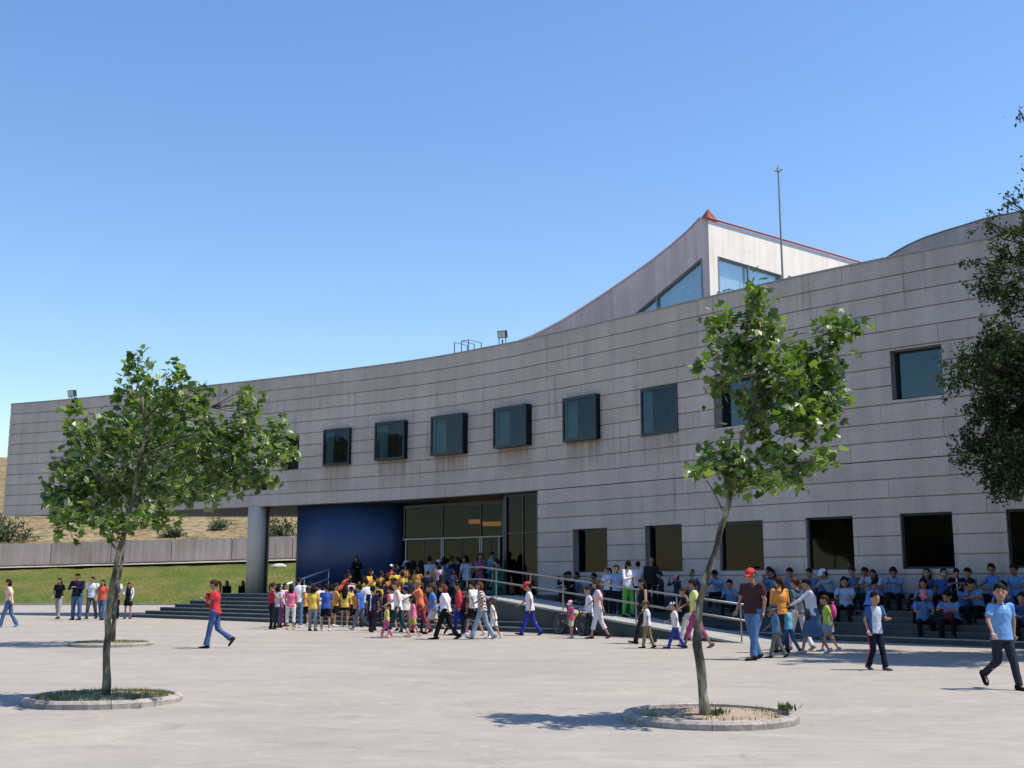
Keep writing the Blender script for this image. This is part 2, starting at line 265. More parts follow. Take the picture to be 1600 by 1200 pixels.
class MB:
    def __init__(s): s.V = []; s.F = []
    def add(s, V, F):
        b = len(s.V); s.V += [Vector(v) for v in V]; s.F += [tuple(i+b for i in f) for f in F]; return s
    def box(s, c, size, rz=0, M=None):
        cx, cy, cz = c; a, b, h = (x/2 for x in size); V = []
        for dz in (-h, h):
            for dx, dy in ((-a, -b), (a, -b), (a, b), (-a, b)):
                v = Vector((dx, dy, dz)); v = (M @ v) if M else Matrix.Rotation(rz, 3, 'Z') @ v
                V.append(v+Vector(c))
        return s.add(V, [(3, 2, 1, 0), (4, 5, 6, 7), (0, 1, 5, 4), (1, 2, 6, 5), (2, 3, 7, 6), (3, 0, 4, 7)])
    def prism(s, poly, z0, z1):
        n = len(poly); zz0 = z0 if isinstance(z0, (list, tuple)) else [z0]*n; zz1 = z1 if isinstance(z1, (list, tuple)) else [z1]*n
        area = sum(poly[i][0]*poly[(i+1) % n][1]-poly[(i+1) % n][0]*poly[i][1] for i in range(n))
        idx = list(range(n))
        if area < 0: idx.reverse()
        V = [(poly[i][0], poly[i][1], zz0[i]) for i in idx]+[(poly[i][0], poly[i][1], zz1[i]) for i in idx]
        tri = tessellate_polygon([[Vector((poly[i][0], poly[i][1], 0)) for i in idx]])
        F = []
        for t in tri:
            a, b, c = t; p = [Vector(V[k]) for k in t]
            if (p[1]-p[0]).to_2d().to_3d().cross((p[2]-p[0]).to_2d().to_3d()).z < 0: a, c = c, a
            F.append((c, b, a)); F.append((a+n, b+n, c+n))
        for i in range(n): j = (i+1) % n; F.append((i, j, j+n, i+n))
        return s.add(V, F)
    def tube(s, pts, rad, seg=8, cap=True):
        pts = [Vector(p) for p in pts]; n = len(pts)
        rad = rad if isinstance(rad, (list, tuple)) else [rad]*n
        V = []; F = []; prev = None
        for i, p in enumerate(pts):
            d = (pts[min(i+1, n-1)]-pts[max(i-1, 0)]).normalized()
            if prev is None:
                u = d.cross(Vector((0, 0, 1)));
                if u.length < .05: u = d.cross(Vector((0, 1, 0)))
            else: u = prev-d*prev.dot(d)
            u.normalize(); prev = u; v = d.cross(u)
            for k in range(seg):
                a = 2*math.pi*k/seg; V.append(p+(u*math.cos(a)+v*math.sin(a))*rad[i])
        for i in range(n-1):
            for k in range(seg):
                F.append((i*seg+k, i*seg+(k+1) % seg, (i+1)*seg+(k+1) % seg, (i+1)*seg+k))
        if cap: F.append(tuple(range(seg))[::-1]); F.append(tuple((n-1)*seg+k for k in range(seg)))
        F = [f[::-1] for f in F]
        return s.add(V, F)
    def ellipsoid(s, c, r, M=None, nu=12, nv=8):
        V = []; F = []; c = Vector(c)
        for j in range(nv+1):
            t = math.pi*j/nv
            for i in range(nu):
                a = 2*math.pi*i/nu; v = Vector((math.sin(t)*math.cos(a)*r[0], math.sin(t)*math.sin(a)*r[1], math.cos(t)*r[2]))
                V.append((M @ v if M else v)+c)
        for j in range(nv):
            for i in range(nu): F.append((j*nu+i, (j+1)*nu+i, (j+1)*nu+(i+1) % nu, j*nu+(i+1) % nu))
        return s.add(V, F)
    def mesh(s, name, mat, smooth=False): return mesh(name, s.V, s.F, mat, smooth)
    def build(s, name, mat, parent=None, smooth=False): return link(name, s.mesh(name, mat, smooth), parent)

# ------------------------------------------------------------------ curves in plan
def catmull(P, n=12):
    P = [Vector((p[0], p[1])) for p in P]; P = [P[0]*2-P[1]]+P+[P[-1]*2-P[-2]]; out = []
    for i in range(1, len(P)-2):
        for k in range(n):
            t = k/n; a, b, c, d = P[i-1:i+3]
            out.append(.5*((2*b)+(c-a)*t+(2*a-5*b+4*c-d)*t*t+(3*b-a-3*c+d)*t**3))
    out.append(P[-2]); return out
class Curve:
    def __init__(s, pts):
        s.P = pts; s.L = [0]
        for a, b in zip(pts, pts[1:]): s.L.append(s.L[-1]+(b-a).length)
        s.len = s.L[-1]
    def seg(s, t):
        import bisect
        return max(0, min(len(s.P)-2, bisect.bisect_right(s.L, t)-1))
    def pt(s, t, off=0, z=0):
        """off > 0 is in front of the curve (towards the camera side)"""
        i = s.seg(t); a, b = s.P[i], s.P[i+1]; d = (b-a).normalized()
        def nrm(j):
            j0 = max(0, j-1); j1 = min(len(s.P)-1, j+1); e = (s.P[j1]-s.P[j0]).normalized(); return Vector((e.y, -e.x))
        u = (t-s.L[i])/(b-a).length; n0, n1 = nrm(i), nrm(i+1); n = (n0*(1-u)+n1*u) if 0 <= u <= 1 else (n0 if u < 0 else n1)
        n.normalize()
        n = -n if n.y > 0 else n
        p = a+d*(t-s.L[i])+n*off
        return Vector((p.x, p.y, z))
    def tan(s, t): a = s.pt(t-.05); b = s.pt(t+.05); return (b-a).normalized()
    def atpx(s, px, off=0):
        lo, hi = 0, s.len; k = (px-800)/FPX
        f = lambda t: (lambda p: p.x/p.y)(s.pt(t, off))   # grows with t
        # pitch changes the depth used by the projection only a little: correct with the z of interest in place()
        for _ in range(50):
            m = (lo+hi)/2
            if f(m) < k: lo = m
            else: hi = m
        return lo
def proj(p):
    d = Vector(p)-Vector((0, 0, EYE)); dep = d.y*_c+d.z*_s; up = -d.y*_s+d.z*_c
    return 800+FPX*d.x/dep, 600-FPX*up/dep
def curve_at(C, px, z, off=0):
    lo, hi = 0, C.len
    for _ in range(45):
        m = (lo+hi)/2; q = C.pt(m, off, z)
        if proj(q)[0] < px: lo = m
        else: hi = m
    return lo
ZT, ZB, ZP = 10.8, 4.95, 1.085
FAC = Curve(catmull([(-26.4, 60.0), (-21.5, 57.8), (-12.6, 53.2), (-4.65, 48.3), (-.5, 44.75), (.98, 43.2), (3.46, 40.5), (6.36, 37.15), (8.85, 34.35), (11.06, 32.2), (12.9, 30.55), (16.5, 27.6), (20.5, 24.6)], 8))
S0 = 0.0; S_ENT = curve_at(FAC, 840, 3.0); S1 = FAC.len
def zat(px, py, s, off=0):
    """height of a pixel row at curve position s"""
    p = FAC.pt(s, off); r = ray(px, py); t = p.y/r.y
    return EYE+r.z*t

# ------------------------------------------------------------------ setting
mb = MB(); n = 40
g = mesh('ground', [(-900, -900, 0), (900, -900, 0), (900, 900, 0), (-900, 900, 0)], [(0, 1, 2, 3)], M_GROUND)
tag(link('ground', g), kind='structure', label='pale worn asphalt plaza')
# sloping lawn behind the plaza, left
def grid(fx, nu, nv):
    V = [fx(i/nu, j/nv) for j in range(nv+1) for i in range(nu+1)]
    F = [(j*(nu+1)+i, j*(nu+1)+i+1, (j+1)*(nu+1)+i+1, (j+1)*(nu+1)+i) for j in range(nv) for i in range(nu)]
    return V, F
def wall_line(x): return 96.0-.02*(x+40), 2.85+.026*(x+43)   # Y, z of the foot of the retaining wall
def bank(u, v):
    x = -120+140*u; yw, zw = wall_line(x); y0 = 83.5; y = y0+(yw-y0)*v
    z = zw*(v**.8)*(1-.10*math.sin(math.pi*v)) + .10*noise.noise(Vector((x*.2, y*.3, 0)))*math.sin(math.pi*v)
    return (x, y, max(z, 0)+.012)
V, F = grid(bank, 90, 16)
tag(link('lawn_bank', mesh('lawn_bank', V, F, M_LAWN, True)), kind='structure')
def pale(u, v):
    x = -120+140*u; yw, zw = wall_line(x)
    return (x, yw-1.3-.5*noise.noise(Vector((x*.5, 0, 3)))+v*1.6, zw-.20+.06+v*.17)
V, F = grid(pale, 120, 2)
tag(link('path', mesh('path', V, F, M_KERB, True)), kind='structure', label='pale bare strip at the foot of the retaining wall')
mb = MB()
for i in range(35):
    x = -120+4*i; mb = MB(); mb.box((x+2, 83.3, .06), (3.96, .3, .12)); tag(mb.build('kerb', M_KERB), kind='structure')
# retaining wall, in bays
rw = empty('retaining_wall', (-40, 96, 2.6), 0, 'long low brownish concrete retaining wall above the lawn, left background', 'wall')
for i in range(28):
    x0 = -118+5*i; x1 = x0+4.94; ya, za = wall_line(x0); yb, zb = wall_line(x1); mb = MB()
    mb.prism([(x0, ya), (x1, yb), (x1, yb+.4), (x0, ya+.4)], -1, [za+1.86, zb+1.86, zb+1.86, za+1.86])
    o = mb.build('wall_bay', M_BANKWALL, rw); o.location = -rw.location
mb = MB(); V, F = grid(lambda u, v: (-120+140*u, wall_line(-120+140*u)[0]-.16+.2*v, wall_line(-120+140*u)[1]+.01+.10*v), 40, 1)
mb.add(V, F); o = mb.build('base_strip', simple('dark_base_strip', (.05, .045, .04), .9), rw); o.location = -rw.location  # flat dark strip along the foot of the wall
# hills: dry slope behind the wall and a low ring of hills all round (they show in the glass)
def hill_h(x, y):
    r = math.hypot(x, y); a = math.atan2(y, x)
    n1 = noise.noise(Vector((x*.012, y*.012, 1)))*.5+noise.noise(Vector((x*.04, y*.04, 5)))*.18+noise.noise(Vector((x*.15, y*.15, 2)))*.05
    if y > 0:
        t = (y-97)/170; return 4.35+24.5*max(t, 0)**.9*(1+.35*n1)
    t = (r-85)/190; return 33*max(t, 0)**1.1*(1+.5*n1)
def hf(u, v):
    x = -340+640*u; y = 97+230*(v**1.3); return (x, y, hill_h(x, y) if v > 0 else 1.0)
V, F = grid(hf, 130, 60)
tag(link('hill', mesh('hill', V, F, M_HILL, True)), kind='structure', label='dry tan hillside behind the building')
def hb(u, v):
    a = math.pi+math.pi*u; r = 84+260*v; x, y = r*math.cos(a), r*math.sin(a)+0; return (x, y, hill_h(x, y-1e-6)-.05 if y < 0 else hill_h(x, -1e-6)-.05)
M_SCRUBHILL = mat_mix('scrub_covered_hill', [(.35, (.05, .055, .03)), (.55, (.075, .075, .04)), (.68, (.17, .13, .07))], .10, 8, 1.5, .4, .5)
V, F = grid(hb, 120, 30); F = [f[::-1] for f in F]
tag(link('hills_behind', mesh('hills_behind', V, F, M_SCRUBHILL, True)), kind='structure', label='low dry hills across the valley')

# ------------------------------------------------------------------ main building
main = empty('museum_building', (0, 45, 0), 0, 'long curved grey board-marked concrete building with small square windows raised on a column', 'building')
def M_(o): o.location = o.location-main.location; return o
def part(name, mb_or_me, mat=None, parent=None, smooth=False):
    o = mb_or_me.build(name, mat, None, smooth) if isinstance(mb_or_me, MB) else link(name, mb_or_me)
    o.parent = parent or main
    if parent is None or parent is main: o.location = o.location-main.location
    return o
# windows: (px0, px1, py top at the middle, py bottom at the middle, setback(+)/projection(-), kind)
WIN = []
def win(px0, px1, py0, py1, dep, kind, zs=None):
    pm = (px0+px1)/2; sm = curve_at(FAC, pm, 5); z1 = zat(pm, py0, sm); z0 = zat(pm, py1, sm)
    s0 = curve_at(FAC, px0, (z0+z1)/2); s1 = curve_at(FAC, px1, (z0+z1)/2)
    WIN.append([s0, s1, z0, z1, dep, kind])
win(355, 384, 687, 741, .25, 'up'); win(441, 467, 680, 734, .25, 'up')
win(508, 549, 672, 726, -.16, 'box'); win(591, 637, 661, 718, -.26, 'box'); win(681, 731, 651, 710, -.33, 'box'); win(779, 831, 638, 698, -.33, 'box')
win(886, 938, 622, 688, -.25, 'box'); win(1002, 1059, 606, 678, -.04, 'box'); win(1115, 1196, 588, 665, .42, 'up'); win(1236, 1321, 567, 640, .40, 'up'); win(1392, 1473, 544, 622, .30, 'up')
win(895, 949, 829, 897, .30, 'low'); win(1008, 1066, 823, 895, .24, 'low'); win(1124, 1193, 816, 893, .14, 'low'); win(1260, 1334, 809, 891, .15, 'low'); win(1408, 1490, 799, 888, .12, 'low'); win(1574, 1662, 790, 885, .12, 'low')
win(1760, 1850, 778, 880, .12, 'low'); win(1600, 1700, 515, 600, .4, 'up')
STAIN_X = [(FAC.pt(v[0]).x, FAC.pt(v[1]).x) for v in WIN[2:8]]; below_windows(M_WALL)
# level the rows
for kind, sel in (('low', lambda q: q[5] == 'low'),):
    q = [v for v in WIN if sel(v)]; a = sum(v[2] for v in q)/len(q); b = sum(v[3] for v in q)/len(q)
    for v in q: v[2] = a; v[3] = b
q = [v for v in WIN if v[5] != 'low']; a = sum(v[2] for v in q)/len(q); b = sum(v[3] for v in q)/len(q)
print('WINROWS', [(round(v[2], 2), round(v[3], 2)) for v in q])
NROW = 11; CH = (ZT-ZB)/NROW
rows = [(ZB+CH*i, ZB+CH*(i+1)) for i in range(NROW)]
low = []; z = ZB
while z > ZP+.02: low.append((max(z-CH, ZP), z)); z -= CH
THK = .10; GAP = .017
def cells(s0, s1, z0, z1):
    """front cells of a course panel with the window openings taken out"""
    ss = [s0, s1]; zz = [z0, z1]
    for a, b, c, d, _, _ in WIN:
        if a < s1 and b > s0 and c < z1 and d > z0:
            ss += [t for t in (a, b) if s0 < t < s1]; zz += [t for t in (c, d) if z0 < t < z1]
    k = int((s1-s0)/.7)+1; ss += [s0+(s1-s0)*i/k for i in range(1, k)]
    ss = sorted(set(ss)); zz = sorted(set(zz)); out = []
    for i in range(len(ss)-1):
        for j in range(len(zz)-1):
            sm = (ss[i]+ss[i+1])/2; zm = (zz[j]+zz[j+1])/2
            if not any(a < sm < b and c < zm < d for a, b, c, d, _, _ in WIN): out.append((i, j))
    return ss, zz, out
def panel_mesh(s0, s1, z0, z1, off0, off1, mat, name):
    ss, zz, cs = cells(s0, s1, z0, z1)
    if not cs: return None
    left = set(cs); out = []
    while left:
        st = [left.pop()]; comp = set(st)
        while st:
            i, j = st.pop()
            for q in ((i+1, j), (i-1, j), (i, j+1), (i, j-1)):
                if q in left: left.discard(q); comp.add(q); st.append(q)
        out.append(cell_mesh(ss, zz, sorted(comp), off0, off1, mat, name))
    return out
def cell_mesh(ss, zz, cs, off0, off1, mat, name):
    C = set(cs); V = []; F = []; idx = {}
    def v(i, j, k):
        if (i, j, k) not in idx: idx[(i, j, k)] = len(V); V.append(FAC.pt(ss[i], off0 if k == 0 else off1, zz[j]))
        return idx[(i, j, k)]
    for i, j in cs:
        F.append((v(i, j, 0), v(i+1, j, 0), v(i+1, j+1, 0), v(i, j+1, 0)))
        F.append((v(i, j, 1), v(i, j+1, 1), v(i+1, j+1, 1), v(i+1, j, 1)))
        for di, dj, e in ((-1, 0, ((0, 1), (0, 0))), (1, 0, ((1, 0), (1, 1))), (0, -1, ((0, 0), (1, 0))), (0, 1, ((1, 1), (0, 1)))):
            if (i+di, j+dj) not in C:
                (a, b), (c, d) = e; F.append((v(i+a, j+b, 0), v(i+a, j+b, 1), v(i+c, j+d, 1), v(i+c, j+d, 0)))
    return mesh(name, V, F, mat)
def course(z0, z1, sa, sb, row, name='concrete_panel'):
    L0 = 4.6; s = sa-(row*37 % 5)*.9-.4
    while s < sb:
        a = max(s, sa)+.006; b = min(s+L0, sb)-.006
        if b-a > .25:
            me = panel_mesh(a, b, z0+GAP, z1-GAP if abs(z1-ZT) > .01 else z1, .0, -THK, M_WALL, name)
            for m_ in me or []: part(name, m_)
        s += L0
for i, (a, b) in enumerate(rows): course(a, b, S0, S1, i)
for i, (a, b) in enumerate(low): course(a, b, S_ENT, S1, i+11)
# the recessed core the joints open on
for m_ in panel_mesh(S0+.02, S1, ZB+.01, ZT-.02, -.045, -.40, M_JOINT, 'wall_core')+panel_mesh(S_ENT+.02, S1, ZP, ZB-.01, -.045, -.40, M_JOINT, 'wall_core'): part('wall_core', m_)
# parapet cap
mb = MB()
K = int(S1/.8)
for i in range(K):
    a, b = S1*i/K, S1*(i+1)/K; p = [FAC.pt(a, .035), FAC.pt(b, .035), FAC.pt(b, -.42), FAC.pt(a, -.42)]
    mb.prism([(q.x, q.y) for q in p], ZT+.004, ZT+.05)
part('parapet_cap', mb, concrete('cap_concrete', (.30, .29, .28), (.40, .38, .36), 1, .2, 0, .1))
# back walls, roof, soffit
back = [(-26.3, 60.4), (-18, 60.7), (-9, 61.0), (-2, 63), (12, 64), (30, 55), (34, 36)]
front = [FAC.pt(S1*i/60, -.41) for i in range(61)]
roofpoly = [(p.x, p.y) for p in front]+[(p[0], p[1]) for p in back[::-1]]
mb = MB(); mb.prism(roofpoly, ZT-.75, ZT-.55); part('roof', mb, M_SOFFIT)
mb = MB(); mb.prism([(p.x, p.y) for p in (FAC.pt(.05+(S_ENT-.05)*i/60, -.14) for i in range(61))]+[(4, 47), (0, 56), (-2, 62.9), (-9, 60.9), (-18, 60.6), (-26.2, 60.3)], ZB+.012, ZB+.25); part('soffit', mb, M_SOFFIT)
for (x0, y0), (x1, y1) in zip(back, back[1:]):
    mb = MB(); d = Vector((x1-x0, y1-y0)).normalized(); nn = Vector((-d.y, d.x))*.3
    zb = ZB+.26 if x0 < -6 else 0; mb.prism([(x0, y0), (x1, y1), (x1+nn.x, y1+nn.y), (x0+nn.x, y0+nn.y)], zb, ZT); part('back_wall', mb, M_WALL)
# reveal at the right side of the entrance recess
pe = FAC.pt(S_ENT+.02, -.1); te = FAC.tan(S_ENT); ne = Vector((-te.y, te.x, 0)); ne = ne if ne.y > 0 else -ne
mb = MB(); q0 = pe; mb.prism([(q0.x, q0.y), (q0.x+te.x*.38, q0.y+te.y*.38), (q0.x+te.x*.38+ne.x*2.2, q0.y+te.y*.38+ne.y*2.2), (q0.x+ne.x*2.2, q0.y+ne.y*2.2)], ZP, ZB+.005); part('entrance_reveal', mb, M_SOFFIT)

def strip(mb, s0, s1, z0, z1, o0, o1):
    """a straight box piece laid between curve positions s0..s1 and offsets o0..o1"""
    p = [FAC.pt(s0, o0), FAC.pt(s1, o0), FAC.pt(s1, o1), FAC.pt(s0, o1)]
    return mb.prism([(q.x, q.y) for q in p], z0, z1)
for (s0, s1, z0, z1, dep, kind) in WIN:
    fw = .07 if kind != 'low' else .06
    o = -dep; f = MB()
    if kind == 'box':   # projecting glass box: frame edges, panes on the front and both sides
        for (a, b) in ((s0, s0+fw), (s1-fw, s1)): strip(f, a, b, z0, z1, o, o-.07); 
        strip(f, s0+fw, s1-fw, z0, z0+fw, o, o-.07); strip(f, s0+fw, s1-fw, z1-fw, z1, o, o-.07)
        strip(f, s0, s1, z0-.03, z0-.002, o, -.3); strip(f, s0, s1, z1+.002, z1+.05, o, -.3)
        fr = part('window', f, M_FRAME)
        g_ = MB(); strip(g_, s0+fw, s1-fw, z0+fw, z1-fw, o-.03, o-.045)
        strip(g_, s0+.012, s0+.026, z0+.01, z1-.01, o-.072, -.05); strip(g_, s1-.026, s1-.012, z0+.01, z1-.01, o-.072, -.05)
        p_ = g_.build('pane', G_BOX, fr)
        m_ = MB(); t = s0+(s1-s0)*.80; strip(m_, t, t+.05, z0+fw, z1-fw, o-.08, o-.12); m_.build('mullion', M_FRAME, fr)
        # pale strip inside left paints light through the side glass, dark room behind
        r_ = MB(); strip(r_, s0+.05, s0+(s1-s0)*.30, z0+.05, z1-.05, -.02, -.05); r_.build('painted_light_strip', simple('pale_blind_and_light', (.45, .5, .48), .8), fr)
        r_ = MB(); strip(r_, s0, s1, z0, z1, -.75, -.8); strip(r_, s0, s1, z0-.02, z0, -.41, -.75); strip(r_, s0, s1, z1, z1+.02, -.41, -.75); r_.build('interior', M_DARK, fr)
    else:
        for (a, b) in ((s0, s0+fw), (s1-fw, s1)): strip(f, a, b, z0, z1, o, o-.08)
        strip(f, s0+fw, s1-fw, z0, z0+fw, o, o-.08); strip(f, s0+fw, s1-fw, z1-fw, z1, o, o-.08)
        fr = part('window', f, M_FRAME)
        g_ = MB(); strip(g_, s0+fw, s1-fw, z0+fw, z1-fw, o-.03, o-.045); g_.build('pane', G_UP if kind == 'up' else G_LOW, fr)
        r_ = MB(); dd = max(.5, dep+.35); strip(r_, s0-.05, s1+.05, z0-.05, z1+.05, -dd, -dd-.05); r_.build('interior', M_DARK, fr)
        if dep > .2:
            j = MB()
            for (a, b) in ((s0-.06, s0-.001), (s1+.001, s1+.06)): strip(j, a, b, z0-.06, z1+.06, -.405, -dep-.32)
            strip(j, s0, s1, z0-.06, z0-.001, -.405, -dep-.32); strip(j, s0, s1, z1+.001, z1+.06, -.405, -dep-.32); j.build('reveal', M_WALL, fr)

# supporting column and the dark downpipe beside it
c0 = at(400, 860, 53.0)
mb = MB(); mb.tube([(c0.x, c0.y, ZP-.02), (c0.x, c0.y, ZB+.01)], .42, 40); o = part('column', mb, M_COLUMN, smooth=False)
for p in o.data.polygons: p.use_smooth = len(p.vertices) == 4
c1 = at(415, 860, 53.3)
mb = MB(); mb.box((c1.x, c1.y, (ZP+ZB)/2), (.24, .3, ZB-ZP)); part('downpipe', mb, M_FRAME)
# blue curved wall
bl = [at(px, 860, d) for px, d in ((463, 52.7), (480, 51.9), (500, 51.3), (520, 50.95), (540, 50.7), (560, 50.45), (580, 50.3), (600, 50.25), (615, 50.3), (629, 50.6))]
fr_ = [(p.x, p.y) for p in bl]; fr2 = catmull(fr_, 5)
poly = [(p.x, p.y) for p in fr2]+[(bl[-1].x+1.0, 54.5), (-6, 58), (bl[0].x+1.2, 57.0)]
mb = MB(); mb.prism(poly, ZP, ZB+.01); o = part('blue_wall', mb, M_BLUE)
for p in o.data.polygons: p.use_smooth = abs(p.normal.z) < .1 and p.area < 5
# entrance glazing
E0 = at(631, 860, 49.9); E1 = at(786, 860, 46.4); E2 = at(789, 860, 45.3); E3 = at(842, 860, 44.0)
ent = MB(); ent.box((0, 0, 0), (.01, .01, .01))
def bar(mb, A, B, u, z0, z1, wd=.07, dp=.09):
    d = Vector((B.x-A.x, B.y-A.y)); L_ = d.length; d.normalize(); p = Vector((A.x, A.y))+d*u
    mb.box((p.x, p.y, (z0+z1)/2), (wd, dp, z1-z0), math.atan2(d.y, d.x)); return mb
def hbar(mb, A, B, u0, u1, z, h=.07, dp=.08):
    d = Vector((B.x-A.x, B.y-A.y)); d.normalize(); p = Vector((A.x, A.y))+d*((u0+u1)/2)
    mb.box((p.x, p.y, z), (u1-u0, dp, h), math.atan2(d.y, d.x)); return mb
def pane(A, B, u0, u1, z0, z1, parent, mat=G_DOOR, name='pane'):
    mb = MB(); hbar(mb, A, B, u0, u1, (z0+z1)/2, z1-z0, .014); return mb.build(name, mat, parent)
L1 = Vector((E1.x-E0.x, E1.y-E0.y)).length; L2 = Vector((E3.x-E2.x, E3.y-E2.y)).length; ZD = ZP+2.28
def u_of(px, A, B):
    k = (px-800)/FPX; d = Vector((B.x-A.x, B.y-A.y)); Ln = d.length; d.normalize(); kk = k*1.0
    # x = kk * depth, depth approx y*_c + (z-EYE)*_s
    yy = lambda u: (A.y+d.y*u)*_c+1.5*_s
    lo, hi = 0, Ln
    for _ in range(40):
        m = (lo+hi)/2
        if (A.x+d.x*m)/yy(m) < kk: lo = m
        else: hi = m
    return lo
f1 = MB()
ups = [.04, u_of(692, E0, E1), u_of(752, E0, E1), u_of(782, E0, E1), L1-.04]
hbar(f1, E0, E1, 0, L1, ZB-.20, .12); 
for u in (ups[0], ups[1], ups[2], ups[4]): bar(f1, E0, E1, u, ZD+.05, ZB-.27, .05)
ent1 = part('entrance_glazing', f1, M_FRAME)
for a, b in zip([0]+ups[1:3], ups[1:3]+[L1]): pane(E0, E1, a+.05, b-.05, ZD+.05, ZB-.27, ent1)
mb = MB(); hbar(mb, E0, E1, 0, L1, ZD, .06, .14); mb.build('transom', M_FRAMEG, ent1)
for a, b in ((.10, ups[1]), (ups[1], ups[2]), (ups[2], ups[3])):
    f = MB(); bar(f, E0, E1, a+.05, ZP+.02, ZD-.04, .06, .08); bar(f, E0, E1, b-.05, ZP+.02, ZD-.04, .06, .08); hbar(f, E0, E1, a+.08, b-.08, ZP+.10, .14)
    fo = part('door', f, M_FRAMEG); pane(E0, E1, a+.08, (a+b)/2-.02, ZP+.18, ZD-.05, fo); pane(E0, E1, (a+b)/2+.02, b-.08, ZP+.18, ZD-.05, fo)
    m_ = MB(); bar(m_, E0, E1, (a+b)/2, ZP+.18, ZD-.05, .04, .06); m_.build('mullion', M_FRAME, fo)
f2 = MB(); bar(f2, E2, E3, .08, ZP, ZB-.1, .14, .14); um = u_of(818, E2, E3); bar(f2, E2, E3, um, ZP, ZB-.1, .06); bar(f2, E2, E3, L2-.05, ZP, ZB-.1, .08)
hbar(f2, E2, E3, .15, um-.03, 3.42, .05); hbar(f2, E2, E3, um+.03, L2-.09, 3.42, .05); hbar(f2, E2, E3, 0, L2, ZB-.06, .08)
ent2 = part('side_glazing', f2, M_FRAME)
for a, b in ((.15, um-.03), (um+.03, L2-.09)):
    pane(E2, E3, a, b, 3.45, ZB-.1, ent2); pane(E2, E3, a, b, ZP, 3.39, ent2)
f3 = MB(); d = Vector((E2.x-E1.x, E2.y-E1.y)); hbar(f3, E2, E1, 0, d.length, (ZP+ZB-.1)/2, ZB-.1-ZP, .05); part('glazing_return', f3, M_FRAMEG)
# interior: floor, far wall, side wall, orange ceiling beam seen through the glass
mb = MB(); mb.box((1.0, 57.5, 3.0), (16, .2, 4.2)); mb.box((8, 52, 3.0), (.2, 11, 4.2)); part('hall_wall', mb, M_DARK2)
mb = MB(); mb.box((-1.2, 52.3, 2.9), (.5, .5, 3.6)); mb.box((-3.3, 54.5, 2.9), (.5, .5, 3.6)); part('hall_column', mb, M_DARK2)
mo, N, L, P = nodes('glowing_orange_beam'); P.inputs['Base Color'].default_value = (.5, .2, .06, 1); P.inputs['Emission Color'].default_value = (1, .42, .12, 1); P.inputs['Emission Strength'].default_value = 1.3  # emission stands in for lamp light falling on the beam
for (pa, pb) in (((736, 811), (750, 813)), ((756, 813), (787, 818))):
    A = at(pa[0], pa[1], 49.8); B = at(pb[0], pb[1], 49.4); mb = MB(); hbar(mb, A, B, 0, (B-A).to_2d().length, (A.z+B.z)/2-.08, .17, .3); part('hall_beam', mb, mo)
mo2, N, L, P = nodes('interior_stair'); P.inputs['Base Color'].default_value = (.25, .22, .17, 1)
A = at(648, 800, 52.5); B = at(700, 838, 51); mb = MB(); mb.tube([A, B], .12, 4); part('stair_rail', mb, mo2)

# ------------------------------------------------------------------ rooftop volumes
def wall_poly(outline, holes, P, d, thick, mat, name):
    """upright slab with holes; outline and holes in (s, z) on the plane through P along d"""
    loops = [outline]+holes; flat = [q for l in loops for q in l]
    tri = tessellate_polygon([[Vector((a, b, 0)) for a, b in l] for l in loops])
    nrm = Vector((d[1], -d[0], 0)); nrm = nrm if nrm.y < 0 else -nrm; nrm.normalize()
    V = [Vector((P[0]+d[0]*a, P[1]+d[1]*a, b)) for a, b in flat]; n = len(V); V += [v-nrm*thick for v in V]; F = []
    for t in tri: F.append(tuple(t)); F.append(tuple(i+n for i in t[::-1]))
    b = 0
    for l in loops:
        for i in range(len(l)): j = (i+1) % len(l); F.append((b+i, b+j, b+j+n, b+i+n))
        b += len(l)
    me = mesh(name, V, F, mat); bm = bmesh.new(); bm.from_mesh(me); bmesh.ops.recalc_face_normals(bm, faces=bm.faces); bm.to_mesh(me); bm.free()
    return link(name, me)
TC = at(1108, 400, 46.0); TCp = (TC.x, TC.y); DL = Vector((-.8, .6)); DR = Vector((.70, .714))
tw = empty('rooftop_volume', (TC.x, TC.y, ZT-.5), 0, 'pointed rooftop volume with a swooping pink wall, cream side and big panes', 'building')
def T_(o): o.parent = tw; o.location = o.location-tw.location; return o
top = [(1105, 328), (1094, 342), (1075, 362), (1050, 384), (1020, 408), (985, 433), (950, 457), (915, 480), (880, 502), (850, 518), (830, 528), (800, 540), (770, 549)]
def PL(p): return onplane(p[0], p[1], TCp, DL)
def PR(p): return onplane(p[0], p[1], TCp, DR)
tl = [PL(p) for p in top]; sc, _ = PL((1105, 400)); zc = ZT-.6
tl[0] = (0.0, tl[0][1]); outl = [(0.0, zc)]+tl+[(tl[-1][0]+1, zc)]
red0 = PL((1105, 343))[1]
wa = [PL((1096, 404)), PL((1096, 520)), PL((950, 520))]   # slanted window
wl, wz = wa[0]; lowz = zc+.15
# slanted sill line: from (1096,404) down to (985,497) and on
q1 = PL((1096, 404)); q2 = PL((985, 497)); sl_ = (q2[1]-q1[1])/(q2[0]-q1[0]); send = q1[0]+(lowz-q1[1])/sl_
hole = [(q1[0], q1[1]), (q1[0], lowz), (send, lowz)]
T_(wall_poly(outl, [hole], TCp, DL, .35, M_PINK, 'pink_wall'))
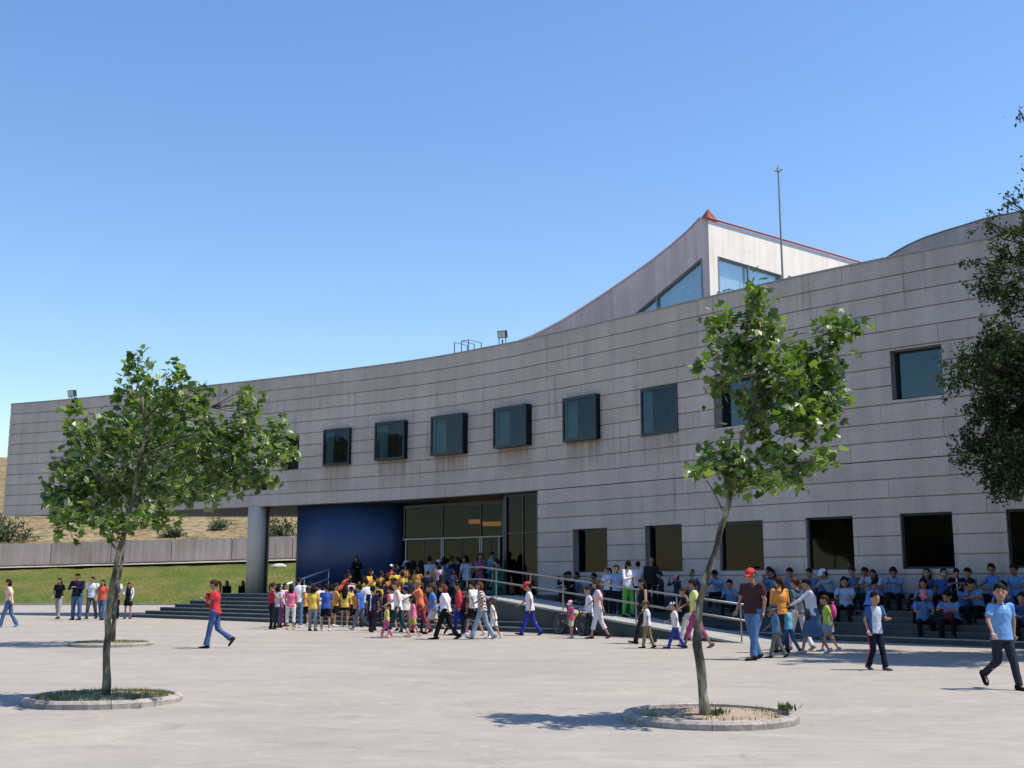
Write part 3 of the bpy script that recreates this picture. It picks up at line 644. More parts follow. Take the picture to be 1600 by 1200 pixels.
# cream right wall
r0 = (0.0, PR((1105, 343))[1]); r1 = PR((1350, 414)); r2 = (r1[0]*1.6, r0[1]+(r1[1]-r0[1])*1.6)
w1 = [PR((1122, 401)), PR((1220, 430))]; w2 = [PR((1232, 431)), PR((1262, 442))]
h1 = [(w1[0][0], lowz), (w1[0][0], w1[0][1]), (w1[1][0], w1[1][1]), (w1[1][0], lowz)]
h2 = [(w2[0][0], lowz), (w2[0][0], w2[0][1]), (w2[1][0]+1.5, w2[1][1]-.1), (w2[1][0]+1.5, lowz)]
T_(wall_poly([(0.005, zc), r0, r2, (r2[0], zc)], [h1, h2], TCp, DR, .35, M_CREAM, 'cream_wall'))
def onp(D, s, z, off=0):
    n_ = Vector((D.y, -D.x)); n_ = n_ if n_.y < 0 else -n_
    return Vector((TC.x+D.x*s+n_.x*off, TC.y+D.y*s+n_.y*off, z))
def framebar(D, a, b, r, off=-.03):
    mb = MB(); p, q = onp(D, a[0], a[1], off), onp(D, b[0], b[1], off); mb.tube([p, q], r, 4); return mb
def glaz(D, loop, off, name='pane'):
    V = [onp(D, a, b, off) for a, b in loop]; V2 = [onp(D, a, b, off-.03) for a, b in loop]; n = len(V)
    F = [tuple(range(n)), tuple(range(2*n-1, n-1, -1))]+[(i, (i+1) % n, (i+1) % n+n, i+n) for i in range(n)]
    return mesh(name, V+V2, F, G_SKY)
for D, loop, mull in ((DL, hole, [PL((1026, 470))[0]]), (DR, h1, [PR((1169, 420))[0]]), (DR, h2, [])):
    fm = MB()
    for a, b in zip(loop, loop[1:]+loop[:1]): m_ = framebar(D, a, b, .06); fm.add(m_.V, m_.F)
    for sx in mull:
        # top of the opening above sx
        if D is DL: zt_ = q1[1]+sl_*(sx-q1[0])
        else: zt_ = loop[1][1]+(loop[2][1]-loop[1][1])*(sx-loop[1][0])/(loop[2][0]-loop[1][0])
        m_ = framebar(D, (sx, lowz), (sx, zt_), .05); fm.add(m_.V, m_.F)
    wo_ = T_(link('window', fm.mesh('window', M_FRAMEG))); p_ = link('pane', glaz(D, loop, -.12), wo_)
    if D is DL: 
        bl_ = link('interior', glaz(D, loop, -.30, 'interior'), wo_); bl_.data.materials.clear(); bl_.data.materials.append(simple('pale_blind_and_light', (.45, .5, .48), .8))
    else:
        bl_ = link('interior', glaz(D, loop, -.30, 'interior'), wo_); bl_.data.materials.clear(); bl_.data.materials.append(simple('white_blind', (.80, .86, .86), .8))
# red flashing: along the cream wall top, cap at the peak
mb = MB(); a = onp(DR, -.05, r0[1]+.06, .06); b = onp(DR, r2[0], r2[1]+.06, .06); mb.tube([a, b], .055, 4); T_(mb.build('flashing', M_RED))
pk = onp(DL, 0, tl[0][1], 0); a = PL((1096, 341)); pl_ = onp(DL, a[0], a[1], .05); pr_ = onp(DR, .75, r0[1]+.08, .05); pc = onp(DL, 0, r0[1]-.02, .08); bk = onp(DR, .8, r0[1]+.1, -.5)
pk2 = pk+Vector((0, -.06, .03))
mb = MB(); mb.add([pk2, pl_, pc, pr_, bk], [(0, 1, 2), (0, 2, 3), (0, 3, 4), (0, 4, 1), (1, 4, 3, 2)]); T_(mb.build('peak_cap', M_RED))
mb = MB(); pts = [onp(DL, s_, z_+.03, -.17) for s_, z_ in tl[1:]]; mb.tube(pts, .17, 4); T_(mb.build('coping', simple('pink_coping', (.30, .20, .19), .8)))
# faint board joints on both walls, real grooves' raised fins
mb = MB()
# second curved roof piece at the right
RP = at(1372, 412, 41.5); RPp = (RP.x, RP.y); DD = Vector((.86, -.51))
pts = [(1372, 414), (1385, 403), (1400, 393), (1420, 382), (1445, 371), (1475, 361), (1505, 352), (1540, 341), (1575, 334), (1610, 327), (1700, 312), (1800, 302)]
ol = [onplane(p[0], p[1], RPp, DD) for p in pts]; ol = [(ol[0][0], zc)]+ol+[(ol[-1][0], zc)]
rv = empty('rooftop_shell', (RP.x, RP.y, ZT-.5), 0, 'curved brownish roof shell rising above the parapet beside the dark tree', 'building')
o = wall_poly(ol, [], RPp, DD, .3, concrete('brown_shell', (.42, .35, .32), (.52, .44, .40), .6, .4, 0, .1, .01, .2), 'shell_wall'); o.parent = rv; o.location = o.location-rv.location
mb = MB(); mb.tube([Vector((RP.x+DD.x*a, RP.y+DD.y*a, b)) for a, b in ol[1:-1]], .035, 4); o = mb.build('coping', M_FRAMEG); o.parent = rv; o.location = -rv.location
# lightning mast
m0 = at(1226, 436, 44.0); m1 = at(1216, 268, 44.0); m0 = Vector((m1.x, 44.0, ZT-.6))
mb = MB(); mb.tube([(0, 0, 0), (0, 0, m1.z-m0.z)], [.055, .03], 8)
mast = empty('lightning_mast', m0, 0, 'thin steel lightning mast with a small star tip rising beside the cream wall', 'mast')
mb.build('pole', M_METAL, mast)
mb = MB()
for k in range(6):
    a = k*math.pi/3; mb.tube([(0, 0, m1.z-m0.z), (.19*math.cos(a), .19*math.sin(a), m1.z-m0.z+.07)], .018, 4)
mb.tube([(0, 0, m1.z-m0.z), (0, 0, m1.z-m0.z+.25)], .02, 4); mb.ellipsoid((0, 0, m1.z-m0.z), (.06, .06, .06)); mb.build('star_tip', M_METAL, mast)
# roof hatch rails and floodlights
def hatch(px0, px1, pytop, label, back=-1.1):
    sA = curve_at(FAC, px0, ZT, back); sB = curve_at(FAC, px1, ZT, back); a = FAC.pt(sA, back, ZT-.55); b = FAC.pt(sB, back, ZT-.55)
    pm = (px0+px1)/2; rr = ray(pm, pytop); zt = EYE+rr.z*a.y/rr.y
    e = empty('roof_hatch_rail', a, 0, label, 'railing'); h = zt-a.z; v = b-a; nn = Vector((-v.y, v.x, 0)).normalized()*.8
    for q, tpt in (((0, 0, 0), None), ((v.x*.5, v.y*.5, 0), None), ((v.x, v.y, 0), None)):
        q = Vector(q); mb = MB(); mb.tube([q, q+Vector((0, 0, h)), q+nn+Vector((0, 0, h)), q+nn], .025, 6); mb.build('hoop', M_FRAMEG, e)
    mb = MB(); mb.tube([Vector((v.x*.5, v.y*.5, h)), Vector((v.x, v.y, h))], .02, 6); mb.build('top_bar', M_FRAMEG, e)
    return e
hatch(710, 732, 535, 'small steel hatch rail on the roof left of the floodlight')
hatch(1122, 1140, 456, 'thin steel rail on the roof at the foot of the rooftop volume')
def flood(px, pytop, pybot, hw, label):
    s_ = curve_at(FAC, px, ZT, -.2); p = FAC.pt(s_, -.2, ZT+.05); t_ = p.y/ray(px, pytop).y; zt = EYE+ray(px, pytop).z*t_; sc_ = p.y/FPX
    e = empty('floodlight', p, R(-20), label, 'floodlight', 'floodlights on the parapet'); h = zt-p.z; wd = hw*sc_*2
    M = Matrix.Rotation(R(15), 3, 'X'); mb = MB(); mb.box((0, 0, h-wd*.4), (wd, .22, wd*.85), M=M); mb.build('housing', M_FRAME, e)
    mb = MB(); mb.box((0, -.12, h-wd*.4-.03), (wd*.85, .03, wd*.7), M=M); mb.build('lens', simple('floodlight_lens', (.45, .5, .5), .2), e)
    mb = MB(); mb.tube([(-wd*.4, 0, h*.5), (-wd*.4, 0, .02), (wd*.4, 0, .02), (wd*.4, 0, h*.5)], .02, 6); mb.tube([(0, 0, 0), (0, 0, h*.4)], .03, 6); mb.build('bracket', M_FRAME, e)
flood(785, 517, 533, 7, 'black floodlight on the parapet near the roof hatch rail'); flood(112, 610, 625, 6, 'small black floodlight on the parapet at the far left end')

# ------------------------------------------------------------------ steps, platform, ramp
RIS, TRD, NS = .155, .30, 7
A = Curve([Vector(p) for p in ((-17.3, 53.3), (-10.8, 47.4), (-.35, 37.5), (2.2, 35.2))])
B = Curve(catmull([(.7, 40.3), (3.2, 37.5), (5.8, 34.65), (7.9, 32.3), (11.8, 28.1), (15.2, 24.6), (19.5, 20.4)], 6))
RQ0, RQ1 = Vector((-1.73, 40.0)), Vector((5.94, 30.1)); RD = (RQ1-RQ0).normalized(); RN = Vector((-RD.y, RD.x)); RN = RN if RN.x > 0 else -RN; RW = 1.75; RLEN = (RQ1-RQ0).length
def ramp_z(t): return ZP*max(0, min(1, 1-(t-1.1)/(RLEN-1.1)))
def flight(C, label, trim, ends, grp='flights of dark steps before the building'):
    e = empty('step_flight', C.pt(C.len*.5, 0), 0, label, 'steps', grp)
    for k in range(NS):
        a = trim*k; b = C.len if ends is None else ends(k); mb = MB(); ns = MB(); m = max(2, int((b-a)/1.2))
        f = [C.pt(a+(b-a)*i/m, -TRD*k) for i in range(m+1)]; r = [C.pt(a+(b-a)*i/m, -TRD*(k+1)+.005) for i in range(m+1)]
        mb.prism([(q.x, q.y) for q in f]+[(q.x, q.y) for q in r[::-1]], 0 if k == 0 else RIS*k-.02, RIS*(k+1))
        st = mb.build('step', M_STEP); st.parent = e; st.location = -e.location
        f = [C.pt(a+(b-a)*i/m, -TRD*k+.008) for i in range(m+1)]; r = [C.pt(a+(b-a)*i/m, -TRD*k-.05) for i in range(m+1)]
        ns.prism([(q.x, q.y) for q in f]+[(q.x, q.y) for q in r[::-1]], RIS*(k+1)-.030, RIS*(k+1)+.004); ns.build('nosing', M_NOSE if (k == 0 or ends is not None) else M_EDGE_SHADED, st)  # seat flight: lowest edge coloured as sunlit, the upper ones as shaded
    return e
def endA(k):   # run each step into the side of the ramp
    lo, hi = 0, A.len
    for _ in range(40):
        m = (lo+hi)/2; q = A.pt(m, -TRD*k).to_2d()-RQ0
        if q.dot(RN) < .25: lo = m
        else: hi = m
    return lo
flight(A, 'wide dark stone entrance steps rising from the plaza at the left of the ramp', .72, endA)
flight(B, 'dark stone steps along the wall under the lower windows where children sit', 0, None)
fa = [A.pt(.72*6.5+(endA(6)-.72*6.5)*i/12, -TRD*NS) for i in range(13)]; fb = [B.pt(B.len*i/30, -TRD*NS) for i in range(31)]
i0 = RQ0+RD*.0+RN*RW; i1 = RQ0+RD*2.9+RN*RW
poly = [(p.x, p.y) for p in fa]+[(RQ0.x+RN.x*.3, RQ0.y+RN.y*.3), (i0.x, i0.y), (i1.x, i1.y)]+[(p.x, p.y) for p in fb]+[(p.x, p.y) for p in [FAC.pt(S_ENT+(S1-S_ENT)*(1-i/30), -.2) for i in range(31)]]+[(9, 48), (9, 60), (-3, 62), (-8, 61.2), (-13.0, 58.6)]
mb = MB(); mb.prism(poly, -.1, ZP-.004); tag(mb.build('entrance_platform', M_STEP), kind='structure', label='dark stone entrance platform')
# ramp
rp = empty('access_ramp', (RQ1.x, RQ1.y, 0), 0, 'long concrete access ramp with dark side walls climbing left to the entrance', 'ramp')
NR = 14; mb = MB(); tp = MB()
o_ = [RQ0+RD*(RLEN*i/NR) for i in range(NR+1)]; in_ = [p+RN*RW for p in o_]; zz = [ramp_z(RLEN*i/NR) for i in range(NR+1)]
mb.prism([tuple(p) for p in o_]+[tuple(p) for p in in_[::-1]], -.05, [z-.004 for z in zz]+[z-.004 for z in zz[::-1]])
x = mb.build('side_wall', M_STEP, rp); x.location = -rp.location
mb = MB(); mb.prism([tuple(p-RN*.03) for p in o_]+[tuple(p+RN*.02) for p in in_[::-1]], [z-.05 for z in zz]+[z-.05 for z in zz[::-1]], [z+.006 for z in zz]+[z+.006 for z in zz[::-1]])
x = mb.build('ramp_slab', M_RAMPTOP, rp); x.location = -rp.location
def handrail(line, label, mat, offs=(.96, .56), posts=None, r=.028, grp=None):
    base = line[0]; e = empty('handrail', base, 0, label, 'handrail', grp)
    for k, h in enumerate(offs):
        mb = MB(); mb.tube([p-base+Vector((0, 0, h)) for p in line], r, 8); mb.build('rail', mat, e, True)
    for q in posts:
        mb = MB(); mb.tube([q-base, q-base+Vector((0, 0, offs[0]))], .022, 6); mb.build('post', mat, e)
    return e
def RP3(t, off=.06): p = RQ0+RD*t+RN*off; return Vector((p.x, p.y, ramp_z(t)))
pts_ = [1.9, 3.7, 5.3, 6.9, 8.5, 10.1, RLEN-.15]
handrail([RP3(t) for t in (0, 1.1, 3, 6, 9, RLEN)], 'double steel handrail along the outer edge of the ramp', M_METAL, posts=[RP3(t) for t in [.25]+pts_], grp=None)
a_ = at(430, 922, 47.3); b_ = at(518, 889, 51.2)
ln = [Vector((a_.x, a_.y, .35)), Vector((b_.x, b_.y, b_.z-.95))]; handrail(ln, 'sunlit metal double handrail climbing the steps in front of the blue wall', M_SUNLITRAIL, posts=[ln[0].lerp(ln[1], t) for t in (.05, .5, .95)], r=.045)

def surf(x, y):
    p = Vector((x, y)); q = p-RQ0; t = q.dot(RD); u = q.dot(RN)
    if 0 <= t <= RLEN and 0 <= u <= RW: return ramp_z(t)
    right = u > RW
    C = B if right else A; best = None
    P = C.P
    for i in range(len(P)-1):
        d = P[i+1]-P[i]; L_ = d.length; d = d/L_; tt = (p-P[i]).dot(d)
        if -.01 <= tt <= L_+.01 or (i == len(P)-2 and tt > L_) or (i == 0 and tt < 0 and right):
            n_ = Vector((-d.y, d.x)); n_ = n_ if n_.y > 0 else -n_; o = (p-P[i]).dot(n_)
            if best is None or abs(o) < abs(best[0]): best = (o, C.L[i]+tt)
    if best is None:
        if not right and t < 0: best = (1 if y > 53 and x > -14 else -1, 0)
        else: return 0
    o, al = best
    if o <= 0: return 0
    k = min(NS, int(o/TRD)+1)
    if not right: k = min(k, max(0, int(al/.72)+1))
    if not right and o > 12: return 0
    return ZP if k >= NS else RIS*k
def hit(px, py):
    r = ray(px, py); r = r/r.y; Y = 8.0
    while Y < 110:
        x, z = r.x*Y, EYE+r.z*Y; h = surf(x, Y)
        if z <= h+1e-4: return Vector((x, Y+.02, h))
        Y += .04
    return Vector((r.x*60, 60, 0))

# ------------------------------------------------------------------ trees
LT = []
def leaf_mesh(seed, size=.128):
    rr = random.Random(seed); V = [(0, 0, 0)]; n = 5
    angs = [-100, -52, 0, 52, 100]; ln = [.62, .85, 1.0, .85, .62]
    out = []
    for i, (a, l) in enumerate(zip(angs, ln)):
        a = R(a+rr.uniform(-6, 6)); l = l*rr.uniform(.9, 1.08)
        if i: am = R((angs[i]+angs[i-1])/2); out.append((.42*math.sin(am), .42*math.cos(am)+.12))
        out.append((l*math.sin(a)*.62, .12+l*math.cos(a)*.88))
    V += [(x*size, y*size, size*(-.28*(x*x)-.22*max(y, 0)**2+rr.uniform(-.03, .03))) for x, y in out]
    F = [(0, i+1, i) for i in range(1, len(out))]
    return V, F
LEAVES = [leaf_mesh(i) for i in range(5)]
LM = [mesh('leaf', V, F, M_LEAF) for V, F in LEAVES]
def rand_rot(up=.75):
    nrm = Vector((rng.normal(0, .55), rng.normal(0, .55), up+rng.normal(0, .3))).normalized()
    q = nrm.to_track_quat('Z', 'Y').to_matrix(); return q @ Matrix.Rotation(rng.uniform(0, 6.28), 3, 'Z')
def limb(mb, pts, r0, r1, seg=8):
    P = catmull3(pts, 5); n = len(P)
    mb.tube(P, [r0*(r1/r0)**(i/(n-1)) for i in range(n)], seg)
    return P
def catmull3(P, n):
    P = [Vector(p) for p in P]; P = [P[0]*2-P[1]]+P+[P[-1]*2-P[-2]]; out = []
    for i in range(1, len(P)-2):
        for k in range(n):
            t = k/n; a, b, c, d = P[i-1:i+3]; out.append(.5*((2*b)+(c-a)*t+(2*a-5*b+4*c-d)*t*t+(3*b-a-3*c+d)*t**3))
    out.append(P[-2]); return out
def plane_tree(name, label, Y, trunk_px, r0, blobs, dens, group, yspread=1.0, nparts=300, lsize=1.0):
    base = at(trunk_px[0][0], trunk_px[0][1], Y); base.z = .08
    e = empty(name, base, 0, label, 'tree', group)
    tr = [at(px, py, Y+dy) for px, py, dy in trunk_px]; tr[0].z = .02
    mb = MB(); P = limb(mb, tr, r0, r0*.30, 12)
    for i, v in enumerate(mb.V): mb.V[i] = v+Vector((noise.noise(v*4), noise.noise(v*4+Vector((9, 0, 0))), 0))*r0*.35
    # root flare
    t = mb.build('trunk', M_BARK, e, True); t.location = -base
    B_ = []; sc = Y/FPX
    for (cx, cy, rx, ry) in blobs:
        dd = rng.uniform(-1, 1)*.75*yspread; c = at(cx, cy, Y+dd); B_.append((c, rx*sc, ry*sc))
    br = MB(); bp = []
    for c, rx, ry in B_:
        # branch out of the trunk at a sensible height
        cand = [p for p in P if p.z < c.z-.12 and p.z > tr[0].z+1.6] or [P[int(len(P)*.6)]]
        s = min(cand, key=lambda p: (p-c).length+.35*abs((c.z-p.z)-(c-p).to_2d().length*.7))
        mid = s.lerp(c, .5)+Vector((0, 0, .08*(c-s).length)); top = c+Vector((0, 0, ry*.6))
        mid += Vector(rng.normal(0, .05, 3)); limb(br, [s, mid, c, top], .011+.006*min(1, rx*3), .003, 6)
        for k in range(5):
            q = c+Vector((rng.uniform(-1, 1)*rx, rng.uniform(-1, 1)*rx, rng.uniform(-.6, 1)*ry)); br.tube([mid.lerp(c, rng.uniform(.3, 1)), q], [.010, .004], 5)
    bo = br.build('branch', M_BARK, e, True); bo.location = -base; bo['kind'] = 'stuff'
    L_ = []; nb = len(B_)
    for k in range(int(nb*40*dens)):   # leaves on the shoots between the clumps
        a, b = B_[rng.integers(nb)], B_[rng.integers(nb)]
        if (a[0]-b[0]).length < 1.0: p = a[0].lerp(b[0], rng.uniform(0, 1))+Vector(rng.normal(0, .11, 3)); L_.append((p, p-a[0]))
    for c, rx, ry in B_:
        n = int(dens*rx*ry*1750)+12
        for _ in range(n):
            v = Vector(rng.normal(0, 1, 3)).normalized()*(rng.uniform(0, 1)**.42)*(1.12 if rng.uniform() < .7 else 1.4)
            p = c+Vector((v.x*rx, v.y*max(rx, .28)*1.15, v.z*ry))
            L_.append((p, v))
    # the leaves nearest to the viewer's side are individual parts, the rest one mass
    order = sorted(range(len(L_)), key=lambda i: L_[i][0].y+rng.uniform(0, .25))
    big = set(order[:nparts]); VV = []; FF = []
    for i, (p, v) in enumerate(L_):
        M = rand_rot(.6); M = M @ Matrix.Scale(rng.uniform(.6, 1.15)*lsize, 3)
        k = i % 5
        if i in big:
            o = link('leaf', LM[k], e); o.matrix_local = Matrix.Translation(p-base) @ M.to_4x4()
        else:
            b = len(VV); VV += [M @ Vector(q)+p-base for q in LEAVES[k][0]]; FF += [tuple(a+b for a in f) for f in LEAVES[k][1]]
    o = link('foliage', mesh('foliage', VV, FF, M_LEAF), e); o['kind'] = 'stuff'
    return e
def tree_bed(px, py, Y, rad, label, grass=.5, wob=0):
    c = Vector(((px-800)/FPX*Y*1.0, Y, 0)); c.x = at(px, py, Y).x
    e = empty('tree_bed', c, 0, label, 'tree bed', 'round kerbed tree beds'); n = 11
    for i in range(n):
        a0 = 2*math.pi*i/n+.003; a1 = 2*math.pi*(i+1)/n-.003; mb = MB(); m = 4; prof = [(rad, 0), (rad+.004, .060), (rad-.025, .092), (rad-.07, .098), (rad-.10, .088), (rad-.105, 0)]
        jz = rng.uniform(-.003, .003); jr = rng.uniform(-.004, .004); V = []; F = []
        for k in range(m+1):
            a = a0+(a1-a0)*k/m
            for r_, z_ in prof: V.append(((r_+jr+.006*noise.noise(Vector((a*9, z_*20, rad))))*math.cos(a), (r_+jr)*math.sin(a), z_+(jz+.008*noise.noise(Vector((a*7, 3, 0))) if z_ > 0 else 0)))
        q = len(prof)
        for k in range(m):
            for l in range(q-1): F.append((k*q+l, k*q+l+1, (k+1)*q+l+1, (k+1)*q+l)[::-1])
        F.append(tuple(range(q))); F.append(tuple(m*q+l for l in range(q-1, -1, -1)))
        mb.add(V, F); mb.build('kerb_stone', M_KERB, e, False)
    V = [(0, 0, .10)]; F = []
    for j in range(1, 8):
        for i in range(32):
            a = 2*math.pi*i/32; r_ = (rad-.10)*j/7; V.append((r_*math.cos(a), r_*math.sin(a), .10-.045*(j/7)**2+.02*noise.noise(Vector((r_*3*math.cos(a), r_*3*math.sin(a), rad)))))
    for i in range(32): F.append((0, 1+i, 1+(i+1) % 32))
    for j in range(6):
        for i in range(32): a = 1+j*32+i; b = 1+j*32+(i+1) % 32; F.append((a, a+32, b+32, b))
    link('soil', mesh('soil', V, F, M_SOIL, True), e)
    VV = []; FF = []; N_ = int(2600*grass)
    for _ in range(N_):
        r_ = (rad-.16)*math.sqrt(rng.uniform()); a = rng.uniform(0, 6.28); x, y = r_*math.cos(a), r_*math.sin(a)
        if noise.noise(Vector((x*2.2, y*2.2, rad+px*.01)))+.55*(grass-.5)*2 < rng.uniform(-.25, .1): continue
        h = rng.uniform(.02, .075); t = rng.uniform(0, 6.28); w_ = .006; dx, dy = math.cos(t)*w_, math.sin(t)*w_; lx, ly = rng.normal(0, .02, 2); b = len(VV); z_ = .07
        VV += [(x-dx, y-dy, z_), (x+dx, y+dy, z_), (x+lx, y+ly, z_+h)]; FF.append((b, b+1, b+2))
    o = link('grass', mesh('grass', VV, FF, M_GRASS), e); o['kind'] = 'stuff'
    return e
tree_bed(162, 1088, 15.3, .98, 'kerbed round bed full of green grass at the left front', 1.0)
bedR = tree_bed(1109, 1112, 13.3, .975, 'kerbed round bed of dry soil with weeds at the right front', .32)
tree_bed(174, 1003, 29.0, 1.0, 'farther kerbed round bed behind the left tree', .6)
# weed tufts in the right bed
for (dx, dy, s, lab) in ((.86, .05, .13, 'green weed tuft at the right rim of the front bed'), (.02, -.32, .10, 'green weed tuft at the foot of the right trunk')):
    VV = []; FF = []
    for _ in range(90):
        t = rng.uniform(0, 6.28); l = s*rng.uniform(.5, 1); x, y = rng.normal(0, .045, 2); d = Vector((math.cos(t)*.7, math.sin(t)*.7, 1)).normalized()*l; sd_ = Vector((-math.sin(t), math.cos(t), 0))*.012; b = len(VV); p = Vector((x, y, 0))
        VV += [p-sd_*.3, p+d*.5+sd_, p+d, p+d*.5-sd_]; FF.append((b, b+1, b+2, b+3))
    o = link('weed', mesh('weed', VV, FF, M_SCRUB)); o.location = (bedR.location.x+dx, bedR.location.y+dy, .095); tag(o, lab, 'weed')
GT = 'young plane trees in round beds'
plane_tree('plane_tree', 'bushy young plane tree with a leaning trunk at the left front', 15.2,
    [(166, 1082, 0), (167, 1040, 0), (168, 980, 0), (175, 920, .02), (188, 850, .05), (203, 800, .05), (215, 740, 0), (225, 680, 0), (222, 620, 0)], .057,
    [(215, 572, 16, 26), (213, 612, 36, 30), (275, 590, 13, 26), (268, 635, 36, 32), (318, 632, 18, 32), (386, 632, 20, 30), (375, 678, 38, 30), (436, 672, 14, 26), (432, 705, 26, 28), (400, 742, 36, 28), (330, 705, 48, 42), (255, 690, 50, 42), (180, 682, 44, 42), (128, 690, 24, 40), (108, 765, 34, 42), (165, 770, 46, 46), (238, 762, 50, 44), (310, 765, 38, 26), (115, 812, 32, 24), (180, 825, 26, 18), (116, 640, 10, 12), (240, 808, 34, 16), (345, 745, 30, 26), (93, 722, 8, 14), (82, 775, 10, 16)], 1.0, GT)
plane_tree('plane_tree', 'taller sparse young plane tree with a curved mottled trunk at the right front', 13.0,
    [(1103, 1112, 0), (1098, 1070, 0), (1090, 1010, 0), (1093, 950, 0), (1108, 890, .02), (1126, 830, .02), (1143, 765, .03), (1156, 700, 0), (1175, 640, 0), (1190, 570, 0), (1186, 500, 0)], .060,
    [(1182, 462, 17, 24), (1128, 508, 26, 26), (1186, 512, 36, 34), (1150, 552, 38, 28), (1215, 575, 48, 36), (1122, 598, 20, 14), (1195, 622, 46, 24), (1265, 555, 38, 28), (1303, 515, 22, 28), (1335, 515, 14, 13), (1288, 595, 30, 40), (1272, 655, 34, 34), (1300, 635, 22, 30), (1238, 645, 26, 24), (1182, 665, 16, 20), (1130, 712, 32, 22), (1092, 735, 20, 12), (1158, 738, 32, 22), (1212, 708, 28, 16), (1240, 738, 36, 24), (1288, 718, 20, 14), (1140, 764, 14, 8), (1198, 752, 24, 14), (1092, 570, 8, 8)], 1.12, GT, .8)
plane_tree('plane_tree', 'third plane tree with a pale trunk standing behind the left one', 29.0,
    [(177, 1004, 0), (179, 960, 0), (184, 920, 0), (190, 880, 0), (195, 840, 0), (205, 790, .1), (215, 750, 0), (225, 700, 0)], .060,
    [(200, 700, 40, 36), (260, 690, 40, 36), (230, 650, 30, 30), (300, 720, 36, 30), (180, 760, 40, 28), (250, 760, 44, 28), (320, 680, 26, 26), (145, 735, 24, 24)], .9, GT, 1.6, 120, 1.0)

def leafmass(blobs, n_per, size, mat, base, name='foliage', thin=None):
    P = []; tot = sum(b[1]*b[2] for b in blobs)
    V = []; 
    for c, rx, rz in blobs:
        n = int(n_per*(rx*rz)/tot*(thin(c) if thin else 1))+10; k = max(6, n//30)
        # twig clusters: leaves sit on short sprays
        cc = rng.normal(0, 1, (k, 3)); cc /= np.linalg.norm(cc, axis=1)[:, None]; cc *= rng.uniform(0, 1, (k, 1))**.42; cc *= [rx, rx, rz]
        dd = rng.normal(0, 1, (k, 3))+cc/max(rx, rz)*.8; dd[:, 2] -= .15; dd /= np.linalg.norm(dd, axis=1)[:, None]; ii = rng.integers(0, k, n); al = rng.uniform(-.3, 1, (n, 1))
        pp = cc[ii]+dd[ii]*al*size*8+rng.normal(0, size*1.1, (n, 3))*(1.1-al*.6); P.append(pp+np.array(c))
    P = np.concatenate(P); n = len(P); nrm = rng.normal(0, 1, (n, 3)); nrm[:, 2] += .8; nrm /= np.linalg.norm(nrm, axis=1)[:, None]
    t = rng.normal(0, 1, (n, 3)); u = np.cross(nrm, t); u /= np.linalg.norm(u, axis=1)[:, None]; v = np.cross(nrm, u); s = size*rng.uniform(.6, 1.2, (n, 1))
    Q = np.stack([P-u*s, P+v*s*.5, P+u*s, P-v*s*.5], 1).reshape(-1, 3)-np.array(base)
    me = bpy.data.meshes.new(name); me.vertices.add(len(Q)); me.vertices.foreach_set('co', Q.ravel().astype(np.float32))
    me.loops.add(4*n); me.loops.foreach_set('vertex_index', np.arange(4*n, dtype=np.int32)); me.polygons.add(n)
    me.polygons.foreach_set('loop_start', np.arange(0, 4*n, 4, dtype=np.int32)); me.polygons.foreach_set('loop_total', np.full(n, 4, dtype=np.int32))
    me.materials.append(mat); me.update(); me.validate(); return me
# dark evergreen at the right edge
TY = 24.0; tb = Vector((13.2, TY+.5, 0))
e = empty('evergreen_tree', tb, 0, 'large dark evergreen tree with small leaves hanging in at the right edge', 'tree')
bl_px = [(1597, 180, 3, 3), (1601, 268, 4, 5), (1577, 314, 14, 8), (1602, 345, 14, 14), (1550, 350, 16, 10), (1535, 412, 16, 10), (1560, 400, 24, 22), (1590, 380, 34, 30), (1540, 452, 22, 14), (1570, 445, 36, 26), (1600, 460, 44, 40), (1560, 530, 28, 22), (1530, 560, 28, 22), (1500, 592, 20, 16), (1560, 580, 44, 36), (1600, 560, 50, 50), (1545, 640, 32, 30), (1590, 650, 48, 50), (1520, 690, 20, 22), (1560, 710, 34, 34), (1505, 722, 10, 10), (1600, 725, 40, 40), (1580, 760, 22, 16), (1550, 745, 14, 16), (1665, 430, 50, 60), (2050, 520, 110, 120), (2150, 380, 90, 100), (2050, 680, 110, 100), (2300, 560, 120, 130), (1980, 380, 80, 90), (1660, 560, 70, 80), (1660, 700, 60, 60), (1740, 500, 70, 90), (1740, 640, 80, 80), (1820, 560, 80, 90), (1740, 380, 50, 50), (1820, 430, 60, 70), (1900, 600, 70, 80)]  # clumps far to the right are unseen, added to shade the steps
bl3 = []
for (cx, cy, rx, ry) in bl_px:
    c = at(cx, cy, TY+rng.uniform(-1.4, 1.2)*(1.8 if cx > 1600 else 1)); s = TY/FPX; bl3.append((c, rx*s, ry*s))
me = leafmass(bl3, 230000, .052, M_DARKLEAF, tb, thin=lambda c: .42 if (proj(c)[1] < 470 and proj(c)[0] < 1640) else (.8 if proj(c)[0] < 1640 else .7)); o = link('foliage', me, e); o['kind'] = 'stuff'
mb = MB(); tp_ = at(1740, 560, TY); limb(mb, [tb, tb+Vector((-.1, 0, 2)), tb+Vector((.1, 0, 4)), (tp_.x, TY+.2, 6.5)], .24, .12, 12); x = mb.build('trunk', M_BARKD, e, True); x.location = -tb
mb = MB()
for c, rx, rz in bl3:
    s = tb+Vector((0, 0, max(2.2, min(7.5, c.z-1.6)))); mid = s.lerp(c, .55)+Vector((0, 0, .25)); limb(mb, [s, mid, c, c+Vector((-rx*.7, 0, rz*.2))], .05, .008, 5)
    for k in range(4): mb.tube([mid.lerp(c, .6), c+Vector((rng.uniform(-1, .6)*rx, rng.uniform(-1, 1)*rx, rng.uniform(-1, .8)*rz))], [.014, .004], 4)
